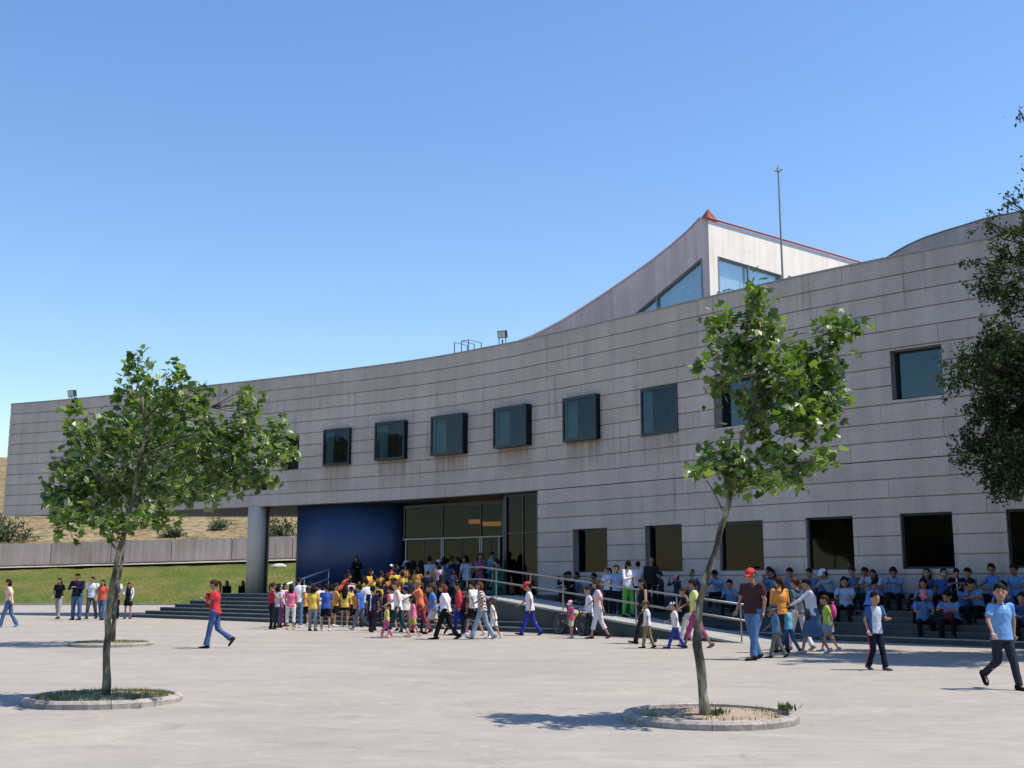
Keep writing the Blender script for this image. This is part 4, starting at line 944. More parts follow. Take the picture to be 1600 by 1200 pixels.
x = mb.build('branch', M_BARKD, e, True); x.location = -tb; x['kind'] = 'stuff'
# scrub on the hill, in view left of and under the building
for i, (px, py, Y, r, lab) in enumerate(((14, 834, 100, 1.7, 'dark round bush above the retaining wall at the far left edge'), (-12, 838, 101, 1.6, 'dark bush cut by the left edge of the picture above the wall'), (437, 825, 104, 1.1, 'olive shrub on the dry slope seen between column and blue wall'), (340, 830, 108, .45, 'low green shrub on the dry slope left of the column'), (268, 840, 103, .5, 'tiny green shrub just above the retaining wall'))):
    p = at(px, py, Y); z = hill_h(p.x, Y) if Y > 97 else p.z; b = Vector((p.x, Y, z-.1)); e = empty('scrub_bush', b, 0, lab, 'bush', 'scrub bushes on the dry slope')
    me = leafmass([(b+Vector((0, 0, r*.7)), r, r*.8), (b+Vector((r*.6, 0, r*.5)), r*.6, r*.5), (b+Vector((-r*.6, 0, r*.45)), r*.6, r*.5)], 1400, .12, M_SCRUB, b); o = link('foliage', me, e); o['kind'] = 'stuff'
    mb = MB()
    for k in range(5): a = k*1.25; mb.tube([(0, 0, 0), (math.cos(a)*r*.5, math.sin(a)*r*.5, r)], [.06, .02], 5)
    mb.build('stem', M_BARKD, e)
# wood on the slope across the plaza, behind the viewer (it shows in the ground floor glass)
wb = []
for i in range(46):
    a = R(182+176*i/45+rng.uniform(-1.5, 1.5)); r_ = rng.uniform(66, 80); h_ = rng.uniform(3.2, 5.6); wb.append((Vector((r_*math.cos(a), r_*math.sin(a), h_*.55)), h_*.75, h_*.6))
me = leafmass(wb, 46000, .34, M_SCRUB, (0, -70, 0)); o = link('wood', me); o.location = (0, -70, 0); o['kind'] = 'stuff'; tag(o, 'belt of dark trees across the plaza behind the viewer', 'wood')
# pale rock by the wall
p = at(436, 879, 93.6); mb = MB(); mb.ellipsoid((0, 0, 0), (.62, .4, .26), nu=10, nv=6)
for i, v in enumerate(mb.V): mb.V[i] = v*(1+.25*noise.noise(v*2.3+Vector((4, 1, 0))))
zz_ = bank((p.x+120)/140, (93.6-83.5)/(wall_line(p.x)[0]-83.5))[2]
o = mb.build('rock', simple('pale_rock', (.55, .48, .42), .9, 0, .15, 3)); o.location = (p.x, 93.6, zz_-.02); tag(o, 'pale rock lying on the lawn below the retaining wall', 'rock')

# ------------------------------------------------------------------ bicycle against the ramp wall
def bicycle():
    y0 = 35.2; pa = at(858, 990, 35.3); pb = at(893, 990, 34.6); 
    # stands along the ramp wall
    c = Vector(((pa.x+pb.x)/2, (pa.y+pb.y)/2, 0)); t0 = (c.to_2d()-RQ0).dot(RD); q = RQ0+RD*t0-RN*.22; c = Vector((q.x, q.y, 0)); ang = math.atan2(RD.y, RD.x)
    e = empty('bicycle', c, ang, 'black and yellow mountain bicycle leaning against the ramp wall', 'bicycle'); tilt = Matrix.Rotation(R(7), 3, 'X')
    blk = simple('black_bike_paint', (.015, .015, .015), .35); yel = simple('yellow_bike_paint', (.75, .48, .03), .4); tyr = simple('rubber_tyre', (.02, .02, .02), .8); chrome = simple('bike_chrome', (.5, .5, .5), .25, .9)
    rw_ = .33; W = [Vector((-.52, 0, rw_)), Vector((.53, 0, rw_))]
    for w_ in W:
        mb = MB(); pts = [w_+Vector((math.cos(a)*rw_*.95, 0, math.sin(a)*rw_*.95)) for a in [2*math.pi*i/28 for i in range(29)]]; mb.tube(pts, .024, 6, False); ty = mb.build('wheel', tyr, e, True)
        mb = MB(); mb.tube([w_+(p-w_)*.93 for p in pts], .009, 5, False); mb.build('rim', chrome, ty)
        mb = MB()
        for k in range(16): a = 2*math.pi*k/16; mb.tube([w_+Vector((0, .02*(-1)**k, 0)), w_+Vector((math.cos(a)*rw_*.9, 0, math.sin(a)*rw_*.9))], .002, 3)
        mb.build('spokes', chrome, ty); 
    bb = Vector((-.08, 0, .29)); st = Vector((-.20, 0, .78)); hd = Vector((.34, 0, .80)); hd2 = Vector((.37, 0, .66))
    mb = MB(); mb.tube([bb, st], .018, 8); mb.tube([st+Vector((.02, 0, -.08)), hd], .018, 8); mb.tube([bb, W[0]], .012, 6); mb.tube([st+Vector((.02, 0, -.1)), W[0]], .010, 6); mb.tube([hd, hd2], .024, 8); mb.build('frame', blk, e, True)
    mb = MB(); mb.tube([bb, hd2], .034, 8); mb.tube([bb+Vector((-.03, 0, .07)), st.lerp(bb, .35), hd2.lerp(bb, .55)], .022, 6); mb.build('down_tube', yel, e, True)
    mb = MB(); mb.tube([hd2, W[1]+Vector((0, .05, 0))], .016, 6); mb.tube([hd2, W[1]+Vector((0, -.05, 0))], .016, 6); mb.build('fork', blk, e, True)
    mb = MB(); mb.tube([hd, hd+Vector((-.03, 0, .16))], .014, 6); mb.tube([hd+Vector((-.03, -.30, .20)), hd+Vector((-.0, -.1, .16)), hd+Vector((0, .1, .16)), hd+Vector((-.03, .30, .20))], .014, 6); mb.build('handlebar', blk, e, True)
    mb = MB(); mb.ellipsoid(st+Vector((-.04, 0, .10)), (.13, .065, .035)); mb.tube([st, st+Vector((-.02, 0, .09))], .013, 6); mb.build('saddle', blk, e, True)
    mb = MB(); mb.tube([bb+Vector((0, .06, 0)), bb+Vector((.12, .06, -.10))], .01, 5); mb.tube([bb+Vector((0, -.06, 0)), bb+Vector((-.12, -.06, .10))], .01, 5); mb.box(bb+Vector((.12, .10, -.10)), (.09, .08, .02)); mb.box(bb+Vector((-.12, -.10, .10)), (.09, .08, .02))
    mb.tube([bb+Vector((math.cos(a)*.09, .04, math.sin(a)*.09)) for a in [2*math.pi*i/14 for i in range(15)]], .006, 4, False); mb.build('crank', chrome, e)
    e.rotation_euler = (R(-6), 0, ang)
bicycle()

# ------------------------------------------------------------------ people
DG = None
JOBS = []
def remesh(mb, vox, smooth, mats, name, post):
    """queue a voxel remesh; all of them are evaluated together at the end"""
    me = mb.mesh(name, mats[0]); me.materials.clear()
    for m in mats: me.materials.append(m)
    JOBS.append((me, vox, smooth, mats, name, post)); return me
def run_jobs():
    users = {}
    for o in bpy.data.objects:
        if o.type == 'MESH': users.setdefault(o.data.name, []).append(o)
    tmp = []
    for me, vox, smooth, mats, name, post in JOBS:
        o = bpy.data.objects.new('tmp', me); COL.objects.link(o); m = o.modifiers.new('r', 'REMESH'); m.mode = 'VOXEL'; m.voxel_size = vox
        if smooth: q = o.modifiers.new('s', 'SMOOTH'); q.factor = .5; q.iterations = smooth
        tmp.append(o)
    dg = bpy.context.evaluated_depsgraph_get()
    for o, (me, vox, smooth, mats, name, post) in zip(tmp, JOBS):
        out = bpy.data.meshes.new_from_object(o.evaluated_get(dg), depsgraph=dg); out.materials.clear()
        for m in mats: out.materials.append(m)
        n = len(out.polygons); out.polygons.foreach_set('use_smooth', [True]*n); out.polygons.foreach_set('material_index', [0]*n)
        if post: post(out)
        for u in users.get(me.name, []): u.data = out
        bpy.data.objects.remove(o); nm = me.name; bpy.data.meshes.remove(me); out.name = name
def loft(mb, rings, seg=16):
    """rings: (centre, rx, ry, M3)"""
    V = []; F = []
    for c, rx, ry, M in rings:
        for k in range(seg):
            a = 2*math.pi*k/seg; V.append(Vector(c)+(M @ Vector((math.cos(a)*rx, math.sin(a)*ry, 0))))
    for i in range(len(rings)-1):
        for k in range(seg): F.append((i*seg+k, i*seg+(k+1) % seg, (i+1)*seg+(k+1) % seg, (i+1)*seg+k))
    F.append(tuple(range(seg))[::-1]); F.append(tuple((len(rings)-1)*seg+k for k in range(seg)))
    return mb.add(V, F)
def capsule(mb, a, b, ra, rb, seg=12):
    mb.ellipsoid(a, (ra, ra, ra), nu=seg, nv=8); mb.ellipsoid(b, (rb, rb, rb), nu=seg, nv=8); mb.tube([a, b], [ra, rb], seg)
DIM = {'m': dict(sh=.185, hp=.088, th=.43, sn=.42, to=.53, hd=1.0, ar=1.0, wd=1.0), 'w': dict(sh=.160, hp=.090, th=.42, sn=.41, to=.52, hd=.99, ar=.96, wd=.90), 'k': dict(sh=.160, hp=.078, th=.385, sn=.385, to=.52, hd=1.22, ar=.93, wd=.92)}
# pose: lean, (hipL, kneeL), (hipR, kneeR), armL(swing, abduct, elbow, inward), armR, head(yaw, pitch), abduct of legs
POSE = {
 'stand': (0, (2, 3), (-1, 2), (4, 7, 14, 5), (-3, 7, 12, 5), (0, 0), 3),
 'stand2': (1, (8, 12), (-2, 0), (6, 10, 20, 8), (22, 8, 70, 20), (20, 5), 4),
 'fold': (0, (3, 3), (-2, 2), (22, 10, 92, 48), (18, 12, 98, 52), (-15, 8), 4),
 'hips': (2, (4, 4), (-3, 3), (-8, 34, 70, 62), (5, 8, 20, 5), (25, 0), 6),
 'walk': (3, (16, 4), (-10, 17), (-22, 7, 14, 4), (22, 7, 24, 6), (0, 4), 1),
 'walklift': (5, (18, 3), (-6, 44), (-20, 8, 18, 4), (18, 8, 26, 4), (0, 4), 1),
 'stride': (4, (21, 5), (-15, 14), (-14, 10, 20, 4), (22, 7, 35, 8), (0, 2), 1),
 'small': (1, (13, 6), (-9, 10), (-10, 7, 14, 5), (10, 7, 18, 5), (10, 3), 2),
 'carry': (2, (11, 2), (-6, 46), (18, 8, 100, 30), (12, 8, 105, 40), (0, 8), 1),
 'reach': (6, (18, 6), (-14, 12), (46, 10, 14, 4), (-8, 8, 16, 6), (0, 8), 2),
 'lead': (0, (20, 6), (-13, 12), (8, 24, 10, 2), (-8, 8, 16, 6), (0, 8), 1),
 'bend': (32, (10, 10), (-6, 6), (62, 8, 12, 8), (40, 8, 30, 10), (0, -14), 3),
 'photo': (0, (5, 5), (-4, 2), (66, 12, 112, 22), (60, 14, 116, 24), (0, 0), 4),
 'handup': (0, (4, 4), (-3, 3), (60, 60, 118, 30), (4, 8, 16, 6), (10, 0), 4),
 'childup': (2, (20, 5), (-15, 16), (100, 20, 20, 5), (10, 8, 20, 5), (0, 0), 1),
 'boy': (2, (15, 2), (-3, 52), (-14, 20, 16, 6), (18, 25, 14, -4), (-32, 4), 2),
 'boytrack': (3, (14, 2), (6, 30), (24, 8, 74, 30), (-12, 8, 30, 4), (-8, 4), 1),
 'sit': (10, (84, 72), (86, 76), (34, 10, 42, 18), (36, 10, 46, 18), (12, 8), 8),
 'sithug': (24, (96, 88), (92, 84), (52, 8, 55, 34), (56, 8, 50, 38), (-10, 14), 6),
 'siteat': (12, (86, 78), (92, 88), (30, 12, 122, 26), (38, 10, 48, 20), (18, 14), 9),
 'sitlean': (-14, (78, 60), (92, 70), (-24, 16, 8, -6), (-20, 18, 10, -6), (24, -6), 12),
 'sitchin': (30, (94, 90), (100, 78), (66, 6, 96, 26), (40, 12, 40, 26), (-20, -8), 8),
 'sitturn': (6, (80, 66), (90, 90), (16, 14, 62, 22), (44, 14, 30, 8), (48, 6), 10)}
def fk(pose, b):
    D = DIM[b]; lean, L, Rr, aL, aR, hd, ab = POSE[pose]; J = {}
    ML = Matrix.Rotation(-R(lean), 3, 'X')
    J['hip'] = Vector((0, 0, 0))
    for t, s, (h, k) in (('L', -1, L), ('R', 1, Rr)):
        hj = Vector((s*D['hp'], 0, -.02)); a = R(ab)
        d1 = Vector((s*math.sin(a), math.sin(R(h)), -math.cos(R(h)))).normalized(); d2 = Vector((s*math.sin(a)*.4, math.sin(R(h-k)), -math.cos(R(h-k)))).normalized()
        J['hj'+t] = hj; J['kn'+t] = hj+d1*D['th']; J['an'+t] = J['kn'+t]+d2*D['sn']; J['fa'+t] = (h-k)
    def sp(z, y=0): return ML @ Vector((0, y, z))
    T = D['to']; J['waist'] = sp(T*.36); J['chest'] = sp(T*.68); J['neck'] = sp(T*.98); J['ML'] = ML
    for t, s, (sw, abd, el, inn) in (('L', -1, aL), ('R', 1, aR)):
        sj = ML @ Vector((s*D['sh'], 0, T*.90)); a = R(abd)
        d1 = Vector((s*math.sin(a), math.sin(R(sw))*math.cos(a), -math.cos(R(sw))*math.cos(a)))
        i = R(inn); f = R(sw+el); d2 = Vector((-s*math.sin(i), math.sin(f)*math.cos(i), -math.cos(f)*math.cos(i)))
        if abd > 40: d2 = Vector((-s*math.sin(R(abd+el-90)), .25, -math.cos(R(abd+el)))).normalized()
        ar = D['ar']; J['sj'+t] = sj; J['el'+t] = sj+d1*.285*ar; J['wr'+t] = J['el'+t]+d2*.235*ar; J['hd'+t] = d2; J['ua'+t] = d1
    MH = Matrix.Rotation(R(lean*-.55), 3, 'X') @ Matrix.Rotation(R(hd[0]), 3, 'Z') @ Matrix.Rotation(R(-hd[1]), 3, 'X')
    J['MH'] = MH; hs = D['hd']; J['hs'] = hs; J['head'] = J['neck']+ML @ Vector((0, .012, .075))+MH @ Vector((0, .022, .085*hs))
    sit = pose.startswith('sit')
    if sit: off = Vector((0, 0, .105))
    else:
        lo = min(J['anL'].z, J['anR'].z); off = Vector((0, -.5*(J['anL'].y+J['anR'].y)*.6, -lo+.085))
    for k, v in J.items():
        if isinstance(v, Vector) and not k.startswith(('hdL', 'hdR', 'ua')): J[k] = v+off
    J['top'] = J['head'].z+.122*hs; return J
JC = {}
def joints(p, b):
    if (p, b) not in JC: JC[(p, b)] = fk(p, b)
    return JC[(p, b)]
SK = [simple('skin_tan', (.36, .20, .125), .55, 0, .05), simple('skin_brown', (.25, .13, .08), .55, 0, .05), simple('skin_light', (.48, .29, .20), .55, 0, .05)]
M_EYE = simple('eye_dark', (.012, .008, .006), .3, 0, 0); M_LIP = simple('lip', (.24, .08, .065), .5, 0, 0)
CACHE = {}
def body_mesh(pose, b):
    key = ('body', pose, b)
    if key in CACHE: return CACHE[key]
    J = joints(pose, b); D = DIM[b]; w_ = D['wd']; mb = MB(); ML = J['ML']
    mb.ellipsoid(J['hip']+Vector((0, -.01, .02)), (.15*w_, .10, .12), nu=14); loft(mb, [(J['hip'], .14*w_, .09, ML), (J['waist'], .12*w_, .085, ML), (J['chest'], .15*w_, .10, ML), (J['chest'].lerp(J['neck'], .6), .14*w_, .075, ML)])
    mb.tube([J['chest'].lerp(J['neck'], .5), J['neck'], J['head']-J['MH'] @ Vector((0, .02, .03))], [.062*w_, .050*w_, .048*w_], 12)
    for t in 'LR':
        capsule(mb, J['chest'].lerp(J['neck'], .62), J['sj'+t]+Vector((0, 0, -.015)), .05, .046*w_)
        capsule(mb, J['sj'+t], J['el'+t], .044*w_, .034*w_); capsule(mb, J['el'+t], J['wr'+t], .034*w_, .023*w_)
        capsule(mb, J['hj'+t], J['kn'+t], .078*w_, .050*w_); capsule(mb, J['kn'+t], J['an'+t], .048*w_, .032*w_)
        c = J['kn'+t].lerp(J['an'+t], .3); mb.ellipsoid(c+Vector((0, -.012, 0)), (.046*w_, .05*w_, .09), nu=10)
        # foot
        fa = J['fa'+t]; fa = (0 if abs(fa) < 14 else max(-75, min(30, fa))) if not pose.startswith('sit') else 0; RF = Matrix.Rotation(R(fa), 3, 'X'); capsule(mb, J['an'+t]+RF @ Vector((0, -.01, -.035)), J['an'+t]+RF @ Vector((0, .13, -.055)), .030, .022)
        # palm
        d = J['hd'+t]; pc = J['wr'+t]+d*.045; q = d.to_track_quat('Z', 'X').to_matrix(); mb.ellipsoid(pc, (.022, .040, .052), M=q, nu=10)
    h, MH, hs = J['head'], J['MH'], J['hs']
    P_ = lambda x, y, z: h+MH @ (Vector((x, y, z))*hs)
    mb.ellipsoid(P_(0, -.008, .018), (.073*hs, .092*hs, .098*hs), MH, 16, 12); mb.ellipsoid(P_(0, .018, -.045), (.056*hs, .066*hs, .072*hs), MH, 14, 10)
    mb.ellipsoid(P_(0, .092, -.012), (.012*hs, .017*hs, .026*hs), MH, 8, 6); mb.ellipsoid(P_(0, .075, -.058), (.022*hs, .014*hs, .012*hs), MH, 8, 6)
    for s in (-1, 1): mb.ellipsoid(P_(s*.076, -.006, -.005), (.010*hs, .020*hs, .030*hs), MH, 8, 6)
    me = remesh(mb, .0115, 3, [SK[0], M_EYE, M_LIP], 'body', lambda out: finish_body(out, J, pose))
    CACHE[key] = me; return me
def finish_body(me, J, pose):
    h, MH, hs = J['head'], J['MH'], J['hs']; inv = MH.transposed()
    for p in me.polygons:
        if p.center.z < h.z-.13: continue
        c = (inv @ (p.center-h))/hs
        if c.y > .05 and abs(c.x) < .05 and abs(c.z) < .12:
            if ((abs(c.x)-.030)/.0135)**2+((c.z-.012)/.0075)**2 < 1: p.material_index = 1
            elif ((abs(c.x)-.031)/.018)**2+((c.z-.034)/.0055)**2 < 1: p.material_index = 1
            elif (c.x/.024)**2+((c.z+.058)/.0075)**2 < 1: p.material_index = 2
    # fingers: separate chains rooted in the palm, unequal and bent
    bm = bmesh.new(); bm.from_mesh(me); f = MB()
    for t, s in (('L', -1), ('R', 1)):
        d = J['hd'+t].normalized(); q = d.to_track_quat('Z', 'X').to_matrix(); side = q @ Vector((0, 1, 0)); pal = q @ Vector((1, 0, 0))
        if pal.dot(Vector((-s, 0.3, 0))) < 0: pal = -pal
        fw = Vector((0, 1, 0)); 
        if side.dot(fw) < 0: side = -side
        base = J['wr'+t]+d*.075
        for k, ln in enumerate((.060, .070, .075, .068)):
            o_ = base+side*((k-1.5)*.019); cur = .35+.12*(3-k); a = o_+(d*math.cos(cur*.5)+pal*math.sin(cur*.5))*ln*.5; e_ = a+(d*math.cos(cur*1.8)+pal*math.sin(cur*1.8))*ln*.5
            f.tube([o_-d*.02, o_, a, e_], [.009, .009, .0085, .0065], 6)
        o_ = J['wr'+t]+d*.03+side*.028; a = o_+(d*.6+side*.7).normalized()*.035; f.tube([o_, a, a+(d*.95+side*.1+pal*.3).normalized()*.03], [.012, .010, .008], 6)
    vs = [bm.verts.new(v) for v in f.V]; bm.verts.ensure_lookup_table()
    for ff in f.F:
        try: x = bm.faces.new([vs[i] for i in ff]); x.smooth = True
        except ValueError: pass
    bm.to_mesh(me); bm.free()
def wrinkle(me, amp, sc=9, seed=0):
    n = len(me.vertices); co = np.empty(3*n, np.float32); no = np.empty(3*n, np.float32); me.vertices.foreach_get('co', co); me.vertices.foreach_get('normal', no); co = co.reshape(-1, 3); no = no.reshape(-1, 3)
    f = np.array([noise.noise((x*sc, y*sc, z*sc*.7+seed))+.5*noise.noise((x*sc*2.3, y*sc*2.3, z*sc*1.6+seed)) for x, y, z in co.tolist()])
    co += no*(f*amp)[:, None].astype(np.float32); me.vertices.foreach_set('co', co.ravel()); me.update()
def top_mesh(kind, pose, b):
    key = (kind, pose, b)
    if key in CACHE: return CACHE[key]
    J = joints(pose, b); w_ = DIM[b]['wd']; mb = MB(); ML = J['ML']; g_ = .022 if kind != 'tank' else .014; sit = pose.startswith('sit')
    hem = J['hip']+ML @ Vector((0, 0, -.07 if not sit else .0)); hr = .165*w_+g_; hy = .125+g_*.6
    if kind == 'dress': hem = J['hip']+Vector((0, 0, -.42)); hr = .21*w_; hy = .17
    if kind == 'long_tunic': hem = J['hip']+Vector((0, 0, -.16)); hr = .185*w_+g_; hy = .15
    loft(mb, [(hem, hr, hy, ML), (J['hip']+ML @ Vector((0, 0, .06)), .15*w_+g_, .108+g_*.6, ML), (J['waist'], (.132 if b == 'w' else .142)*w_+g_, .098+g_*.5, ML), (J['waist'].lerp(J['chest'], .6), .150*w_+g_, (.115 if b == 'w' else .105)+g_*.5, ML), (J['chest'], .162*w_+g_*.8, (.118 if b == 'w' else .108)+g_*.4, ML), (J['chest'].lerp(J['neck'], .45), .152*w_+g_*.5, .092+g_*.3, ML), (J['chest'].lerp(J['neck'], .8), .098*w_+g_*.3, .072+g_*.2, ML), (J['neck']+ML @ Vector((0, 0, .005)), .062*w_, .060*w_, ML)], 20)
    for t in 'LR':
        sj, el, wr = J['sj'+t], J['el'+t], J['wr'+t]; capsule(mb, J['chest'].lerp(J['neck'], .55), sj+Vector((0, 0, -.012)), .05, .052*w_)
        if kind == 'tank': continue
        if kind == 'long_sleeve': mb.ellipsoid(sj, (.056*w_,)*3, nu=10); capsule(mb, sj, el, .058*w_, .046*w_); mb.tube([el, el.lerp(wr, .93)], [.045*w_, .034*w_], 12)
        else: mb.ellipsoid(sj, (.058*w_,)*3, nu=10); mb.tube([sj, sj.lerp(el, .72)], [.060*w_, .058*w_], 14)
    me = remesh(mb, .0135, 2, [SK[0]], 'shirt', lambda out: wrinkle(out, .009, 8, len(kind))); CACHE[key] = me; return me
def bottom_mesh(kind, pose, b):
    key = (kind, pose, b)
    if key in CACHE: return CACHE[key]
    J = joints(pose, b); w_ = DIM[b]['wd']; mb = MB(); ML = J['ML']
    if kind in ('skirt', 'long_skirt'):
        dz = .30 if kind == 'skirt' else .52
        if pose.startswith('sit'):
            for t in 'LR': capsule(mb, J['hj'+t], J['kn'+t], .105, .085)
            mb.ellipsoid(J['hip'], (.17, .13, .11))
        else:
            mid = (J['knL']+J['knR'])*.5; hipc = J['hip']; c = hipc.lerp(mid, dz/.42); rx = .175*w_+dz*.13; ry = .14+abs(J['knL'].y-J['knR'].y)*.32*dz/.4
            loft(mb, [(c, rx, ry, Matrix.Identity(3)), (hipc.lerp(c, .4), (rx+.165)/2, (ry+.13)/2, Matrix.Identity(3)), (hipc+Vector((0, 0, .06)), .15*w_+.012, .115, ML), (hipc+Vector((0, 0, .13)), .13*w_+.01, .098, ML)], 22)
    else:
        loft(mb, [(J['hip']+Vector((0, -.005, -.09)), .12*w_, .10, ML), (J['hip']+Vector((0, -.008, -.01)), .165*w_, .122, ML), (J['hip']+ML @ Vector((0, 0, .06)), .152*w_, .108, ML), (J['hip']+ML @ Vector((0, 0, .13)), .138*w_, .098, ML)], 20)
        for t in 'LR':
            hj, kn, an = J['hj'+t], J['kn'+t], J['an'+t]
            if kind == 'shorts': capsule(mb, hj, hj.lerp(kn, .5), .098*w_, .088*w_); mb.tube([hj.lerp(kn, .4), hj.lerp(kn, .86)], [.092*w_, .096*w_], 14)
            elif kind == 'short_shorts': mb.ellipsoid(hj, (.10*w_,)*3); mb.tube([hj, hj.lerp(kn, .42)], [.096*w_, .09*w_], 14)
            else:
                end = an.lerp(kn, .02) if kind != 'capri' else kn.lerp(an, .5); fl = {'trousers': .060, 'flared_jeans': .086, 'capri': .072, 'track': .066, 'leggings': .042}[kind]
                k_ = 1 if kind != 'leggings' else .82
                capsule(mb, hj, kn, .100*w_*k_, .070*w_*k_, 14); mb.tube([kn, kn.lerp(end, .5), end, end+(end-kn).normalized()*.015], [.070*w_*k_, .064*w_*k_, fl*w_, fl*w_], 14)
    me = remesh(mb, .0135, 2, [SK[0]], 'trousers', lambda out: wrinkle(out, .010, 7, len(kind)+3)); CACHE[key] = me; return me
def shoe_mesh():
    if 'shoe' in CACHE: return CACHE['shoe']
    mb = MB(); I = Matrix.Identity(3); RX = Matrix.Rotation(R(-90), 3, 'X')
    V = []; rings = [(-.075, .026, .02, .07), (-.055, .038, .0, .09), (0, .040, .0, .085), (.06, .044, .0, .062), (.12, .046, .0, .052), (.165, .034, .0, .042), (.185, .012, .008, .03)]
    F = []; n = 10
    for y, hw, z0, z1 in rings:
        for k in range(n):
            a = 2*math.pi*k/n; ca, sa = math.cos(a), math.sin(a); V.append((hw*(abs(ca)**.6)*(1 if ca > 0 else -1), y, (z0+z1)/2+(z1-z0)/2*(abs(sa)**.6)*(1 if sa > 0 else -1)))
    for i in range(len(rings)-1):
        for k in range(n): F.append((i*n+k, (i+1)*n+k, (i+1)*n+(k+1) % n, i*n+(k+1) % n))
    F.append(tuple(range(n))); F.append(tuple((len(rings)-1)*n+k for k in range(n-1, -1, -1)))
    CACHE['shoe'] = mesh('shoe', V, F, SK[0], True); return CACHE['shoe']
def shell(style, cut_front, cut_side, cut_back, puff, seed):
    nu, nv = 30, 12; V = []; F = []; rx, ry, rz = .076, .100, .116
    for j in range(nv+1):
        for i in range(nu):
            ph = 2*math.pi*i/nu; fr = math.cos(ph)   # 1 at the front (+Y)
            cut = cut_side+(cut_front-cut_side)*max(fr, 0)**1.2+(cut_back-cut_side)*max(-fr, 0)**1.0
            cut *= 1+.10*noise.noise(Vector((math.cos(ph)*2.5, math.sin(ph)*2.5, seed*1.7))) if style not in ('cap', 'h') else 1
            t = R(cut)*j/nv; k = 1+puff*(1-(j/nv)**3)+.05*noise.noise(Vector((math.sin(t)*math.sin(ph)*3, math.sin(t)*math.cos(ph)*3, math.cos(t)*3+seed)))
            if j == nv: k = .96
            elif j == nv-1: k = 1.0+(k-1)*.45
            V.append((math.sin(t)*math.sin(ph)*rx*k, math.sin(t)*math.cos(ph)*ry*k-.008, math.cos(t)*rz*k+.004))
    for j in range(nv):
        for i in range(nu): F.append((j*nu+i, (j+1)*nu+i, (j+1)*nu+(i+1) % nu, j*nu+(i+1) % nu)[::-1])
    mb = MB(); mb.add(V, F); return mb
def hair_mesh(style):
    key = ('hair', style)
    if key in CACHE: return CACHE[key]
    I = Matrix.Identity(3)
    if style == 'short': mb = shell(style, 60, 92, 122, .10, 1)
    elif style == 'curly': mb = shell(style, 60, 108, 128, .22, 2)
    elif style == 'bald_grey': mb = shell(style, 40, 80, 112, .04, 8)
    else:
        mb = shell(style, 56, 100, 125, .09, 3)
        if style == 'bob': loft(mb, [((0, -.055, .04), .082, .06, I), ((0, -.05, -.05), .09, .062, I), ((0, -.045, -.13), .082, .055, I)], 14)
        if style == 'long': loft(mb, [((0, -.055, .05), .078, .055, I), ((0, -.06, -.06), .092, .055, I), ((0, -.085, -.18), .095, .042, I), ((0, -.105, -.30), .075, .03, I), ((0, -.11, -.36), .04, .02, I)], 14)
        if style == 'ponytail': mb.tube([(0, -.09, .05), (0, -.15, .05), (0, -.17, -.04), (0, -.15, -.16), (0, -.14, -.24)], [.03, .036, .036, .028, .01], 10)
    me = mb.mesh('hair', SK[0], True); wrinkle(me, .006, 30, 2); CACHE[key] = me; return me
def hat_mesh(style):
    key = ('hat', style)
    if key in CACHE: return CACHE[key]
    mb = shell('cap', 80, 84, 90, .12, 9) if style != 'sun_hat' else shell('h', 80, 80, 82, .2, 9)
    if style == 'cap': V = []; F = []; 
    n = 14
    if style == 'cap':
        for j, (r_, z_) in enumerate(((.0, .012), (.045, .010), (.085, -.008))):
            for i in range(n+1):
                a = math.pi*i/n; V.append((math.cos(a)*(.080-.012*j), .072*math.sin(a)+math.sin(a)*r_+.01, z_+.01-.05*(math.cos(a)**2)*(.4*j)))
        m0 = len(V); V += [(x, y, z-.007) for x, y, z in V]
        for j in range(2):
            for i in range(n): a = j*(n+1)+i; F.append((a, a+1, a+n+2, a+n+1)); F.append((a+m0, a+n+1+m0, a+n+2+m0, a+1+m0))
        for i in range(n): a = 2*(n+1)+i; F.append((a, a+1, a+1+m0, a+m0))
        mb.add(V, F)
    else:
        V = []; F = []; n = 24
        for j, (k, z_) in enumerate(((1.1, .02), (1.5, .0), (1.95, -.022), (1.95, -.03), (1.1, .012))):
            for i in range(n): a = 2*math.pi*i/n; V.append((math.cos(a)*.078*k, math.sin(a)*.095*k-.008, z_))
        for j in range(4):
            for i in range(n): F.append((j*n+i, j*n+(i+1) % n, (j+1)*n+(i+1) % n, (j+1)*n+i))
        mb.add(V, F)
    CACHE[key] = mb.mesh('cap' if style == 'cap' else 'sun_hat', SK[0], True); return CACHE[key]
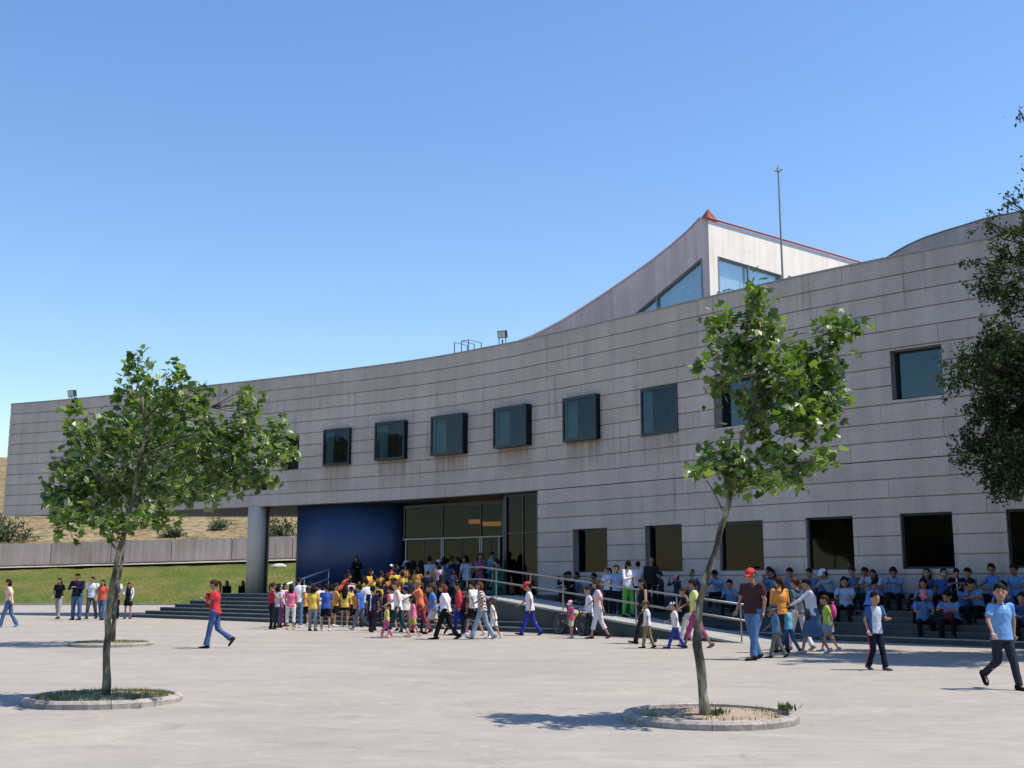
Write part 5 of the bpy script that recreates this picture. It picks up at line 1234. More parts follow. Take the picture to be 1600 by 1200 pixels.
def cloth(h):
    key = ('cloth', h)
    if key in MATS: return MATS[key]
    m, N, L, P = nodes('cloth_'+h.replace('|', '_')); P.inputs['Roughness'].default_value = .85; P.inputs['Specular IOR Level'].default_value = .15
    tc = N.new('ShaderNodeTexCoord'); mp = N.new('ShaderNodeMapping'); mp.inputs['Scale'].default_value = (1, 1, .6); L.new(tc.outputs['Object'], mp.inputs[0])
    no = N.new('ShaderNodeTexNoise'); no.inputs['Scale'].default_value = 11; no.inputs['Detail'].default_value = 4; no.inputs['Distortion'].default_value = .8; L.new(mp.outputs[0], no.inputs['Vector'])
    mr = N.new('ShaderNodeMapRange'); mr.inputs[1].default_value = .3; mr.inputs[2].default_value = .7; mr.inputs[3].default_value = .9; mr.inputs[4].default_value = 1.08; L.new(no.outputs[0], mr.inputs[0])
    def soft(q):
        q = lin(q)[:3]; m_ = sum(q)/3; return [(x*.84+m_*.16)*.84 for x in q]
    cs = h.split('|'); c = soft(cs[0]); mx = N.new('ShaderNodeVectorMath'); mx.operation = 'MULTIPLY'; L.new(mr.outputs[0], mx.inputs[1])
    if len(cs) > 1:   # second colour: 's' stripes, 'c' chequers, 'b' a block over the front
        c2 = soft(cs[1]); mi = N.new('ShaderNodeMix'); mi.data_type = 'RGBA'; mi.inputs[6].default_value = (*c, 1); mi.inputs[7].default_value = (*c2, 1)
        if cs[2] == 's': t = N.new('ShaderNodeTexWave'); t.inputs['Scale'].default_value = 5.5; t.inputs['Distortion'].default_value = 2.2; t.bands_direction = 'DIAGONAL'; fac = t.outputs['Fac']; L.new(tc.outputs['Object'], t.inputs['Vector'])
        elif cs[2] == 'c': t = N.new('ShaderNodeTexChecker'); t.inputs['Scale'].default_value = 26; fac = t.outputs['Fac']; L.new(tc.outputs['Object'], t.inputs['Vector'])
        else:
            sx = N.new('ShaderNodeSeparateXYZ'); L.new(tc.outputs['Object'], sx.inputs[0]); ab = N.new('ShaderNodeMath'); ab.operation = 'ABSOLUTE'; L.new(sx.outputs[0], ab.inputs[0]); lt = N.new('ShaderNodeMath'); lt.operation = 'LESS_THAN'; lt.inputs[1].default_value = .115 if cs[2] == 'b' else .02; L.new(ab.outputs[0], lt.inputs[0]); fac = lt.outputs[0]
        if cs[2] in 'sc':
            st = N.new('ShaderNodeMath'); st.operation = 'GREATER_THAN'; st.inputs[1].default_value = .5; L.new(fac, st.inputs[0]); fac = st.outputs[0]
        L.new(fac, mi.inputs[0]); L.new(mi.outputs[2], mx.inputs[0])
    else: mx.inputs[0].default_value = c
    L.new(mx.outputs[0], P.inputs['Base Color'])
    b = N.new('ShaderNodeBump'); b.inputs['Strength'].default_value = .8; b.inputs['Distance'].default_value = .02; L.new(no.outputs[0], b.inputs['Height']); L.new(b.outputs[0], P.inputs['Normal'])
    MATS[key] = m; return m
def hairm(n, c):
    m = simple(n, c, .85, 0, .35, 30, .4); m.node_tree.nodes['Principled BSDF'].inputs['Specular IOR Level'].default_value = .12; return m
HAIRC = {'blk': hairm('black_hair', (.012, .010, .009)), 'brn': hairm('brown_hair', (.045, .022, .012)), 'aub': hairm('auburn_hair', (.10, .035, .018)), 'bld': hairm('dark_blond_hair', (.26, .15, .06)), 'gry': hairm('grey_hair', (.16, .15, .14))}
def slot(o, i, m): o.material_slots[i].link = 'OBJECT'; o.material_slots[i].material = m
PEOPLE = {}
def person(loc, H, face, pose, b, hair, top, bot, label, group, shoe='201c1a', hat=None, mirror=False, skin=0, wide=1.1, seat_scale=None, key=None, cat='person'):
    J = joints(pose, b); sc = (H/1.7) if seat_scale is None else seat_scale
    if seat_scale is None:   # make the drawn height match: poses shorten the figure a little
        Js = joints('stand', b); sc = H/Js['top']
    e = empty('person', loc, R(face), label, cat, group)
    M = Matrix.Diagonal((sc*wide*(-1 if mirror else 1), sc*wide, sc, 1))
    def put(o, mat=None): o.matrix_local = M @ (mat if mat is not None else Matrix.Identity(4)); return o
    o = put(link('body', body_mesh(pose, b), e)); slot(o, 0, SK[skin]); 
    th, tc_ = top; o = put(link({'tank': 'top', 'dress': 'dress', 'long_sleeve': 'jumper', 'long_tunic': 'tunic'}.get(th, 'shirt'), top_mesh(th, pose, b), e)); slot(o, 0, cloth(tc_))
    bh, bc = bot; o = put(link({'skirt': 'skirt', 'long_skirt': 'skirt', 'shorts': 'shorts', 'short_shorts': 'shorts', 'flared_jeans': 'jeans'}.get(bh, 'trousers'), bottom_mesh(bh, pose, b), e)); slot(o, 0, cloth(bc))
    HM = Matrix.Translation(J['head']) @ J['MH'].to_4x4() @ Matrix.Scale(J['hs'], 4)
    hs_, hc = hair; o = put(link('hair', hair_mesh(hs_), e), HM); slot(o, 0, HAIRC[hc])
    if hat: o = put(link('cap' if hat[0] == 'cap' else 'sun_hat', hat_mesh(hat[0]), e), HM @ Matrix.Rotation(R(-6), 4, 'X')); slot(o, 0, cloth(hat[1]))
    for t in 'LR':
        fa = J['fa'+t]; fa = max(-75, min(30, fa)) if not pose.startswith('sit') else 0
        if abs(fa) < 14: fa = 0
        m = Matrix.Translation(J['an'+t]) @ Matrix.Rotation(R(fa), 4, 'X') @ Matrix.Translation((0, .0, -.085)); o = put(link('shoe', shoe_mesh(), e), m); slot(o, 0, cloth(shoe))
    if key: PEOPLE[key] = (e, sc, J, mirror); e['girth'] = wide
    return e
def W(px, fy, hy, pose, face, b, hair, top, bot, label, group='visitors crossing the plaza', **k):
    p = hit(px, fy)
    if 538 < px < 840 and (p.z > ZP-.01 or p.y > 50):
        Yl = FAC.pt(curve_at(FAC, px, 2)).y-rng.uniform(.4, 1.9); Y = min(p.y, Yl) if fy > 916 else Yl+(.5 if px > 630 else 0); p = Vector((at(px, 925, Y).x, Y, surf(at(px, 925, Y).x, Y)))
    r = ray(px, hy); t = p.y/r.y; H = (EYE+r.z*t)-p.z
    J = joints(pose, b); H = H*joints('stand', b)['top']/J['top']; H = max(.75, min(1.95, H))
    return person(p, H, face+rng.uniform(-6, 6), pose, b, hair, top, bot, label, group, **k)
def lab_words(t): return t.split()
def SIT(px, hy, row, pose, turn, b, hair, top, bot, label, group='pupils sitting on the dark steps', off=0, **k):
    if rng.uniform() < .45 and not any(q in lab_words(label) for q in ('arms', 'forearms', 'food', 'eating', 'bending', 'bag', 'turned', 'back')): pose = 'sitlean' if rng.uniform() < .4 else 'sitchin'
    off += rng.uniform(-.06, .10)
    z = RIS*row; s = curve_at(B, px, z, -(TRD*(row-1)+.14+off)); p = B.pt(s, -(TRD*(row-1)+.14+off), z); n_ = p-B.pt(s, -(TRD*(row-1)+1.14+off), z)
    rz = math.degrees(math.atan2(-n_.x, n_.y)); r = ray(px, hy); zt = EYE+r.z*(p.y/r.y); J = joints(pose, b); sc = max(.66, min(1.0, (zt-z)/J['top']))
    k.setdefault('wide', 1.08+rng.uniform(-.08, .14)); rz += rng.uniform(-22, 22)
    return person(p, 0, rz+turn, pose, b, hair, top, bot, label, group, seat_scale=sc, **k)
S_, L_, T_k = 'short', 'long_sleeve', 'tank'
JN, BK, NV, WH = '4a6a94', '15161a', '1c2238', 'e8e6e8'
GL, GQ, GW, GR_ = 'students walking at the far left', 'crowd queueing on the entrance steps', 'visitors crossing the plaza', 'people standing on the ramp'
LB = '6f9fd8'
# far left
W(12, 980, 905, 'walk', 100, 'w', ('bob', 'blk'), ('tank' if 0 else 'short', 'e8c0b8|f0e0a8|b'), ('flared_jeans', JN), 'woman in pink and cream T-shirt and jeans walking at the left edge', GL, shoe='8fb4d8', skin=2)
W(90, 967, 903, 'small', 170, 'w', ('long', 'blk'), (S_, '16141c'), ('trousers', 'a8a8a4'), 'long-haired woman in black top and light grey trousers, leftmost of the walking students', GL)
W(118, 969, 896, 'fold', 178, 'm', ('short', 'blk'), (L_, '1b2040'), ('trousers', JN), 'tall man in navy jumper over white collar and jeans among the students', GL, wide=1.2)
W(142, 967, 901, 'small', 182, 'm', ('short', 'blk'), (S_, 'e6e6f0'), ('trousers', '5a5a68'), 'young man in white shirt and grey trousers left of the orange top', GL, mirror=True)
W(158, 969, 906, 'small', 176, 'w', ('long', 'blk'), (S_, 'e4562a'), ('trousers', JN), 'long-haired woman in orange top and jeans next to the tree trunk', GL)
W(178, 967, 902, 'stand', 185, 'm', ('short', 'blk'), (S_, 'e4e4ee|20284c|b'), ('trousers', '22263a'), 'pupil in white shirt and navy vest half hidden by the tree trunk', GL)
W(199, 967, 910, 'stand2', 178, 'w', ('long', 'blk'), (L_, 'e8e8f0|1a1c34|b'), ('skirt', '14141e'), 'schoolgirl in white blouse, dark pinafore and short skirt right of the tree trunks', GL)
W(338, 1013, 906, 'carry', 84, 'w', ('ponytail', 'brn'), (S_, 'd2202c'), ('flared_jeans', '3f5f96'), 'woman in red T-shirt and flared jeans walking left with a folder', GW, shoe='3a2a20', key='redwoman')
for px, lab in ((355, 'dark silhouette of a long-haired woman in black standing behind the platform, left one'), (380, 'dark silhouette of a woman in black standing beside the column foot')):
    p = at(px, 907, 60.0); person(Vector((p.x, 60.0, 0)), 1.66, 180, 'stand', 'w', ('long', 'blk'), (L_, '0c0c12'), ('trousers', '0c0c12'), lab, 'women behind the platform', skin=1)
# crowd at the foot of the steps, left part
W(423, 983, 910, 'stand2', 300, 'w', ('ponytail', 'brn'), (T_k, 'c41c34'), ('trousers', '17182a'), 'woman in red sleeveless top and black trousers at the left end of the crowd', GQ)
W(442, 979, 911, 'stand', 250, 'w', ('bob', 'blk'), (S_, 'dcc4e0'), ('trousers', '602848'), 'girl in pale lilac top behind the girl in pink', GQ)
W(453, 984, 912, 'stand', 8, 'w', ('long', 'blk'), (S_, 'ee6a94'), ('capri', 'ece2da'), 'girl with long black hair in pink T-shirt and cream capri trousers', GQ, shoe='d8b090')
W(464, 981, 902, 'stand', 340, 'm', ('short', 'blk'), (S_, 'eeecf0'), ('trousers', '5a7898'), 'tall youth in white T-shirt and jeans behind the girl in pink', GQ, shoe='e0e0e4')
W(475, 977, 915, 'stand2', 20, 'k', ('short', 'blk'), (S_, 'f0a41c'), ('shorts', '16161e'), 'child in white cap, orange-yellow shirt and black shorts near the tall youth', GQ, hat=('cap', 'e8e8f0'), shoe=WH)
W(488, 986, 913, 'stand', 352, 'k', ('bob', 'blk'), (S_, 'f2cc22'), ('trousers', '8e8e98'), 'pupil in bright yellow T-shirt and grey trousers seen from behind', GQ)
W(497, 979, 912, 'stand', 15, 'm', ('short', 'blk'), (S_, 'e6eaf0'), ('trousers', 'dcdce0'), 'person all in white between yellow shirt and blue football shirt', GQ, shoe=WH)
W(508, 986, 912, 'hips', 5, 'k', ('short', 'blk'), (S_, '2a56b4'), ('shorts', '14182a'), 'boy in blue football shirt and black shorts seen from behind', GQ, shoe='dddddd')
W(522, 979, 911, 'fold', 300, 'k', ('short', 'brn'), (S_, 'eca42a'), ('shorts', '12121a'), 'pupil in amber shirt and black shorts with white trainers right of blue shirt', GQ, shoe=WH)
W(538, 980, 914, 'stand', 0, 'k', ('long', 'blk'), (S_, 'f2c830'), ('short_shorts', '101018'), 'bare-legged girl in yellow T-shirt and very short black shorts seen from behind', GQ, shoe='c8c8cc')
W(548, 975, 916, 'stand2', 30, 'k', ('short', 'blk'), (S_, 'f0bc30'), ('shorts', '181820'), 'child in red cap and yellow shirt behind the bare-legged girl', GQ, hat=('cap', 'd82040'))
W(556, 979, 920, 'stand', 330, 'k', ('bob', 'blk'), (S_, 'eaa02c'), ('shorts', '2c2018'), 'small child in amber shirt right of the red cap', GQ)
W(530, 958, 896, 'bend', 290, 'w', ('ponytail', 'brn'), (S_, 'e8502a'), ('trousers', '20242e'), 'woman in orange-red top bending forward on the lower steps', GQ)
W(564, 985, 913, 'walklift', 60, 'k', ('short', 'blk'), (S_, '2060c4'), ('trousers', '6a7c90'), 'boy in royal blue T-shirt and faded jeans striding left', GQ, shoe='c8c8d0')
W(571, 980, 905, 'stand', 20, 'm', ('short', 'blk'), (S_, 'e0e6ee'), ('trousers', '343a48'), 'man with black hair in white shirt behind the boy in blue', GQ)
W(580, 988, 915, 'small', 345, 'k', ('short', 'blk'), (S_, '20243e|e8e8e8|x'), ('track', '20182a|c02040|x'), 'boy in navy tracksuit with a white stripe on the shoulders and red on the legs', GQ)
for px, fy, hy, pose, face, hr, c, bt, lab, kw in (
  (589, 972, 909, 'stand', 10, 'short', 'f4c828', '20284a', 'pupil in yellow T-shirt and blue shorts on the lower steps behind the tracksuit', {}),
  (576, 950, 889, 'stand2', 250, 'bob', 'f2b82c', '16161e', 'girl in yellow shirt looking back on the middle steps, leftmost of those higher up', {}),
  (594, 950, 892, 'stand', 330, 'short', 'f0b424', '16161e', 'pupil in yellow shirt with dark cap on the middle steps', dict(hat=('cap', '38404c'))),
  (603, 955, 898, 'fold', 20, 'bob', 'c88420', '16161e', 'pupil in brownish yellow shirt below the white cap', {}),
  (610, 944, 882, 'stand', 350, 'short', 'e04020', '1a1a22', 'pupil in white cap and orange-red shirt on the upper steps', dict(hat=('cap', 'dfe6f4'))),
  (617, 949, 888, 'hips', 10, 'short', 'f4cc20', '16161e', 'pupil in bright yellow shirt right of the orange-red shirt', {}),
  (630, 938, 883, 'stand', 340, 'short', 'd89c1c', '14141c', 'pupil in dark yellow shirt standing near the top step', {}),
  (636, 926, 868, 'stand2', 30, 'long', 'd8a424', '14141c', 'girl in pink cap and yellow shirt at the top of the steps', dict(hat=('cap', 'd8a8d0'))),
  (645, 928, 869, 'stand', 0, 'long', 'caa01c', '121218', 'girl with very long black hair in yellow shirt at the top of the steps', {}),
  (657, 926, 866, 'stand', 10, 'long', 'd09a20', '121218', 'girl in yellow shirt left of the white T-shirt with backpack straps', {}),
  (684, 920, 862, 'stand', 350, 'short', 'c8a040', '20202a', 'pupil in white cap and dull yellow shirt behind the girl in the white dress', dict(hat=('cap', 'dfe6f8')))):
    W(px, fy, hy, pose, face, 'k', (hr, 'blk'), (S_, c), ('shorts', bt), lab, GQ, **kw)
W(556, 916, 869, 'fold', 200, 'w', ('long', 'blk'), (L_, '0b0c14'), ('long_skirt', '0b0c14'), 'person all in black standing in front of the blue wall', GQ, skin=1)
W(545, 922, 888, 'stand', 170, 'k', ('short', 'blk'), (S_, '10141e'), ('trousers', '0e1018'), 'small dark-clothed child beside the person in black at the blue wall', GQ, skin=1)
W(622, 918, 866, 'stand', 20, 'm', ('short', 'blk'), (S_, '1c2c6c'), ('trousers', '14161e'), 'youth in dark blue shirt at the corner of the blue wall', GQ)
W(670, 918, 862, 'stand', 350, 'm', ('short', 'blk'), (S_, 'c8ccd8'), ('trousers', '1c2440'), 'youth in white T-shirt with a strap over the shoulder at the top of the steps', GQ)
W(693, 926, 870, 'stand', 5, 'w', ('long', 'blk'), ('dress', 'dfe4f4'), ('leggings', '8a7a90'), 'girl with long black hair in a white dress at the top of the steps', GQ)
W(686, 932, 880, 'stand', 20, 'k', ('bob', 'blk'), (S_, 'd8b0d0'), ('skirt', 'c89cc0'), 'small girl in lilac beside the white dress', GQ)
W(704, 914, 863, 'stand', 340, 'm', ('short', 'brn'), (S_, '2a5288'), ('trousers', '1a1c24'), 'man in mid blue shirt before the glass doors', GQ)
W(716, 918, 870, 'handup', 30, 'w', ('ponytail', 'blk'), (S_, '1a1c30'), ('trousers', '1c6a64'), 'woman in dark top and teal trousers near the top of the ramp', GQ)
W(729, 913, 865, 'stand2', 40, 'w', ('bob', 'blk'), (S_, 'a8bcd8'), ('trousers', '2c3848'), 'woman in pale blue shirt before the glass doors', GQ)
W(749, 916, 864, 'fold', 220, 'w', ('long', 'brn'), (S_, 'b4507c'), ('trousers', '2c4064'), 'woman in dusty pink T-shirt with folded arms behind the ramp rail', GQ)
W(764, 916, 862, 'reach', 290, 'w', ('short', 'brn'), (S_, '4a9ca8'), ('trousers', '2c5c60'), 'person in light teal shirt reaching towards the woman in green overalls', GQ)
W(777, 928, 861, 'stand', 60, 'm', ('short', 'blk'), ('long_tunic', '18786a'), ('trousers', '18786a'), 'person in green-teal overalls standing by the ramp rail', GQ)
for px, fy, hy, pose, face, b, hr, tp, bt, lab, kw in (
  (432, 981, 912, 'stand', 320, 'k', 'bob', ('short', 'd8c8dc'), ('trousers', '3c3c54'), 'child in pale lilac grey between the red top and the girl in pink', {}),
  (482, 975, 908, 'stand', 10, 'm', 'short', ('short', '3a3c44'), ('trousers', '24262e'), 'man in charcoal shirt behind the child in the white cap', {}),
  (515, 974, 913, 'stand2', 340, 'k', 'bob', ('short', 'e8b43c'), ('shorts', '1c1c24'), 'girl in mustard shirt behind the blue football shirt', {}),
  (545, 966, 905, 'stand', 20, 'm', 'short', ('short', 'd8dce4'), ('trousers', '2c303c'), 'youth in white shirt on the lower steps behind the red cap', {}),
  (566, 962, 899, 'fold', 350, 'w', 'long', ('short', 'e4a830'), ('trousers', '20202a'), 'girl in amber shirt with folded arms on the lower steps', {}),
  (584, 960, 899, 'stand', 10, 'k', 'short', ('short', 'f0c42c'), ('shorts', '181820'), 'pupil in yellow shirt on the lower steps behind the navy tracksuit', {}),
  (598, 968, 906, 'stand2', 330, 'w', 'ponytail', ('short', '2c3044'), ('trousers', '1c1e28'), 'woman in dark blue shirt above the little girl in lime', {}),
  (616, 966, 903, 'stand', 5, 'k', 'bob', ('short', 'eab22a'), ('shorts', '16161e'), 'girl in amber shirt behind the red and white T-shirt', {}),
  (628, 955, 893, 'stand', 350, 'k', 'short', ('short', 'f0c028'), ('shorts', '16161e'), 'pupil in yellow shirt halfway up the steps above the blue cap', {}),
  (640, 962, 900, 'stand', 15, 'm', 'short', ('short', '34384a'), ('trousers', '1c1c24'), 'youth in slate shirt on the steps behind the blue cap', {}),
  (651, 948, 886, 'stand2', 340, 'k', 'bob', ('short', 'dca020'), ('shorts', '14141c'), 'girl in dark amber shirt high on the steps left of the curly blond woman', {}),
  (668, 952, 892, 'stand', 0, 'm', 'short', ('short', '242a3c'), ('trousers', '181a22'), 'youth in dark navy shirt on the steps above the blue T-shirt', {}),
  (688, 958, 898, 'stand', 20, 'w', 'long', ('short', '2c2a30'), ('trousers', '1a1a22'), 'woman in black on the steps behind the stout woman', {}),
  (706, 950, 890, 'fold', 340, 'w', 'bob', ('short', '40485c'), ('trousers', '22242e'), 'woman in grey-blue shirt on the steps behind the man in red', {}),
  (730, 992, 918, 'small', 80, 'k', 'short', ('short', '3c2c34'), ('trousers', '1c2440'), 'child in plum shirt between the man in red and the white T-shirt', {}),
  (665, 988, 922, 'small', 80, 'k', 'short', ('short', '7c2434'), ('trousers', '242848'), 'child in dark red shirt behind the woman in orange', {}),
  (592, 985, 922, 'small', 80, 'k', 'bob', ('short', '2c2c40'), ('trousers', '30304a'), 'child in dark clothes right of the navy tracksuit', {})):
    W(px, fy, hy, pose, face, b, (hr, 'blk'), tp, bt, lab, GQ, **kw)
# front of the crowd
W(604, 996, 942, 'lead', 100, 'k', ('ponytail', 'blk'), (T_k, 'e0e060'), ('trousers', 'd83c94'), 'little girl in lime top and hot pink trousers', GW, shoe='e8c8c0')
W(611, 986, 915, 'small', 60, 'k', ('short', 'blk'), (S_, 'e0405a|f4e8f0|b'), ('shorts', '3a3040'), 'child in red and white T-shirt behind the little girl in lime', GW)
W(622, 997, 908, 'stride', 95, 'w', ('ponytail', 'aub'), (T_k, 'e4eeee'), ('capri', '1c4454'), 'woman in white top and dark teal capri trousers striding left', GW, shoe='d8b090', skin=2)
W(634, 988, 915, 'small', 30, 'k', ('short', 'blk'), (S_, 'e8e8e4'), ('trousers', '8c7c64'), 'boy in blue cap and white T-shirt behind the striding woman', GW, hat=('cap', '3448b0'))
W(646, 995, 931, 'walk', 95, 'k', ('bob', 'blk'), (T_k, 'ee6ca8'), ('shorts', 'c8b850'), 'little girl in pink top and yellow-olive shorts', GW, shoe='d8b8a0', mirror=True)
W(657, 989, 907, 'reach', 80, 'w', ('curly', 'bld'), (S_, 'ee7a3c'), ('trousers', 'a82444'), 'woman with curly dark blond hair in orange T-shirt reaching to the left', GW)
W(679, 991, 912, 'walklift', 85, 'k', ('short', 'brn'), (S_, '3a78cc'), ('shorts', 'd4d0cc'), 'boy in mid blue T-shirt and white shorts', GW, wide=1.22)
W(697, 999, 913, 'walk', 85, 'w', ('bob', 'aub'), (L_, 'ece6f2'), ('trousers', '1c1a1e'), 'stout woman in loose white shirt and black trousers', GW, wide=1.38)
W(718, 992, 911, 'small', 80, 'm', ('short', 'blk'), (L_, 'dc2434'), ('trousers', '1c2c98'), 'man in red long shirt and blue trousers behind the stout woman', GW, shoe='181c40')
W(741, 993, 908, 'walk', 60, 'm', ('short', 'blk'), (S_, 'e8eaf0'), ('shorts', '201e24'), 'man in white T-shirt and long black shorts with white socks', GW, shoe=WH)
W(754, 999, 909, 'stride', 80, 'w', ('bob', 'aub'), (S_, 'e4dcdc|5a3830|s'), ('flared_jeans', '8aa4b8'), 'woman in brown and white striped top and pale flared jeans', GW, shoe='7c8c98')
W(772, 998, 933, 'walk', 75, 'k', ('long', 'brn'), (S_, 'ecebe8'), ('shorts', 'dfe8ec'), 'little girl in dark blue cap, white T-shirt and white shorts', GW, hat=('cap', '3c4c84'), shoe=WH)
W(829, 993, 909, 'stride', 88, 'k', ('short', 'blk'), (S_, 'ecebf2'), ('trousers', '2030a8'), 'boy in red cap, white T-shirt and blue trousers walking alone', GW, hat=('cap', 'd81c30'), shoe='1c2450')
W(893, 997, 938, 'stand2', 110, 'k', ('short', 'brn'), (S_, 'd04488'), ('shorts', 'dcc8a4'), 'toddler in pink sun cap, magenta top and beige shorts', GW, hat=('cap', 'f0a8c4'), shoe='f0b8c0')
W(922, 994, 916, 'small', 100, 'k', ('short', 'blk'), (L_, 'e8e8f0'), ('trousers', '1c2c3c'), 'boy in white top and dark trousers half hidden by the woman in pale pink', GW)
W(937, 998, 907, 'walk', 80, 'w', ('bob', 'brn'), (S_, 'ecc0c8'), ('capri', 'e0dce8'), 'woman in pale pink T-shirt and white capri trousers', GW, shoe='3a3430')
W(1007, 1006, 904, 'lead', 100, 'w', ('long', 'blk'), (T_k, '1c1818'), ('trousers', '2a2622'), 'woman with long black hair in black top holding the hand of a child', GW)
W(1013, 1013, 938, 'small', 80, 'k', ('short', 'brn'), (S_, 'dfe0ea'), ('trousers', '8c7c58'), 'small child in olive cap, white T-shirt and khaki trousers before the woman in black', GW, hat=('cap', '6c6a44'), shoe='2c2c2c')
W(1057, 1014, 941, 'stride', 88, 'k', ('short', 'blk'), (S_, 'ecebee'), ('trousers', '2636a8'), 'boy in black and white patterned cap, white T-shirt and blue trousers', GW, hat=('cap', 'e6e6ea|22242c|c'), shoe='1c2458')
W(1074, 1009, 918, 'walk', 95, 'w', ('ponytail', 'brn'), (T_k, '181a1c'), ('trousers', 'd8d2c8'), 'person in dark top and cream trousers behind the woman in lime', GW, shoe='dcc8b8')
W(1090, 1013, 905, 'stride', 82, 'w', ('ponytail', 'blk'), (S_, 'dce87c'), ('capri', 'b8407c'), 'woman in lime T-shirt and magenta trousers partly behind the right tree trunk', GW, shoe='6a5a58', skin=1)
W(1181, 1031, 888, 'small', 120, 'm', ('short', 'blk'), (S_, '4c2e30'), ('trousers', '4a78aa'), 'man in red cap, dark brown T-shirt and blue jeans', GW, hat=('cap', 'd8242c'), shoe='1c1c24', wide=1.2, key='redcap')
W(1222, 1020, 901, 'stand', 20, 'w', ('ponytail', 'brn'), (L_, 'f0961c'), ('trousers', '3c4c60'), 'woman in orange long-sleeved top right of the man in the red cap', GW)
W(1216, 1028, 944, 'walk', 80, 'k', ('short', 'blk'), (S_, '3c90cc'), ('trousers', '847c74'), 'small boy in grey sun hat, bright blue T-shirt and grey trousers', GW, hat=('sun_hat', '66686a'), shoe='3c3834')
W(1235, 1020, 942, 'childup', 50, 'k', ('short', 'blk'), (S_, '5cb8d4'), ('trousers', '44689c'), 'small child in light turquoise T-shirt beside the boy in the sun hat', GW)
W(1251, 1016, 903, 'walk', 40, 'w', ('ponytail', 'aub'), (S_, '48606c'), ('trousers', 'e0dde2'), 'woman in grey-teal top and white trousers', GW, shoe='b8a088')
W(1274, 1022, 904, 'reach', 72, 'w', ('short', 'blk'), (L_, 'eee6ee'), ('long_skirt', '44688c'), 'woman in white blouse and denim skirt leaning to the left', GW, shoe='d0a898', key='skirt')
W(1297, 1018, 930, 'walk', 75, 'k', ('short', 'brn'), (S_, 'b4d83c'), ('skirt', '8494ac'), 'girl with pink backpack, lime shirt and pale blue skirt', GW, shoe='7c98b8', key='pack')
W(1371, 1047, 924, 'boytrack', 205, 'k', ('short', 'blk'), (S_, '2c5c9c|c0cadc|b'), ('track', '161a30'), 'boy in white and blue sports shirt and dark tracksuit trousers with a red side stripe', GW, shoe='58585c', key='track', skin=0)
W(1569, 1077, 911, 'boy', 198, 'k', ('short', 'blk'), (S_, '6aa8e4'), ('trousers', '2e3242'), 'schoolboy in light blue polo shirt and dark grey trousers striding at the right front', GW, shoe='141416', key='polo', skin=0)
# ramp and landing
W(951, 958, 886, 'fold', 130, 'w', ('ponytail', 'brn'), (S_, 'b8cce8'), ('trousers', '1c2030'), 'girl in very pale blue shirt leaning at the ramp rail, leftmost of the standing four', GR_)
W(965, 960, 882, 'stand2', 150, 'k', ('short', 'brn'), (S_, '80acdc'), ('trousers', '1c2030'), 'pupil in sky blue shirt between pale shirt and green trousers', GR_)
W(982, 964, 876, 'fold', 220, 'w', ('bob', 'blk'), (L_, 'f0eef4'), ('trousers', '54b83c'), 'person in dark cap, white long-sleeved top and bright green trousers on the ramp', GR_, hat=('cap', '14161c'))
W(998, 958, 877, 'stand', 350, 'w', ('short', 'blk'), (S_, 'dcdce4'), ('trousers', '15171f'), 'person in white shirt and black trousers seen from behind on the ramp', GR_)
W(1019, 962, 871, 'stand', 340, 'm', ('bald_grey', 'gry'), (L_, '2c2226'), ('trousers', '14141c'), 'grey-haired man in dark brown clothes behind the ramp', GR_, skin=1)
W(1060, 968, 897, 'photo', 120, 'w', ('bob', 'brn'), (L_, '1c3450'), ('trousers', '1c2c44'), 'person in pink cap and dark blue top taking a picture with raised hands', GR_, hat=('cap', 'e898b0'), key='photo')
W(1034, 962, 893, 'stand2', 60, 'k', ('short', 'blk'), (S_, '22324c'), ('trousers', '14182c'), 'child in dark blue between the grey-haired man and the photographer', GR_, skin=1)
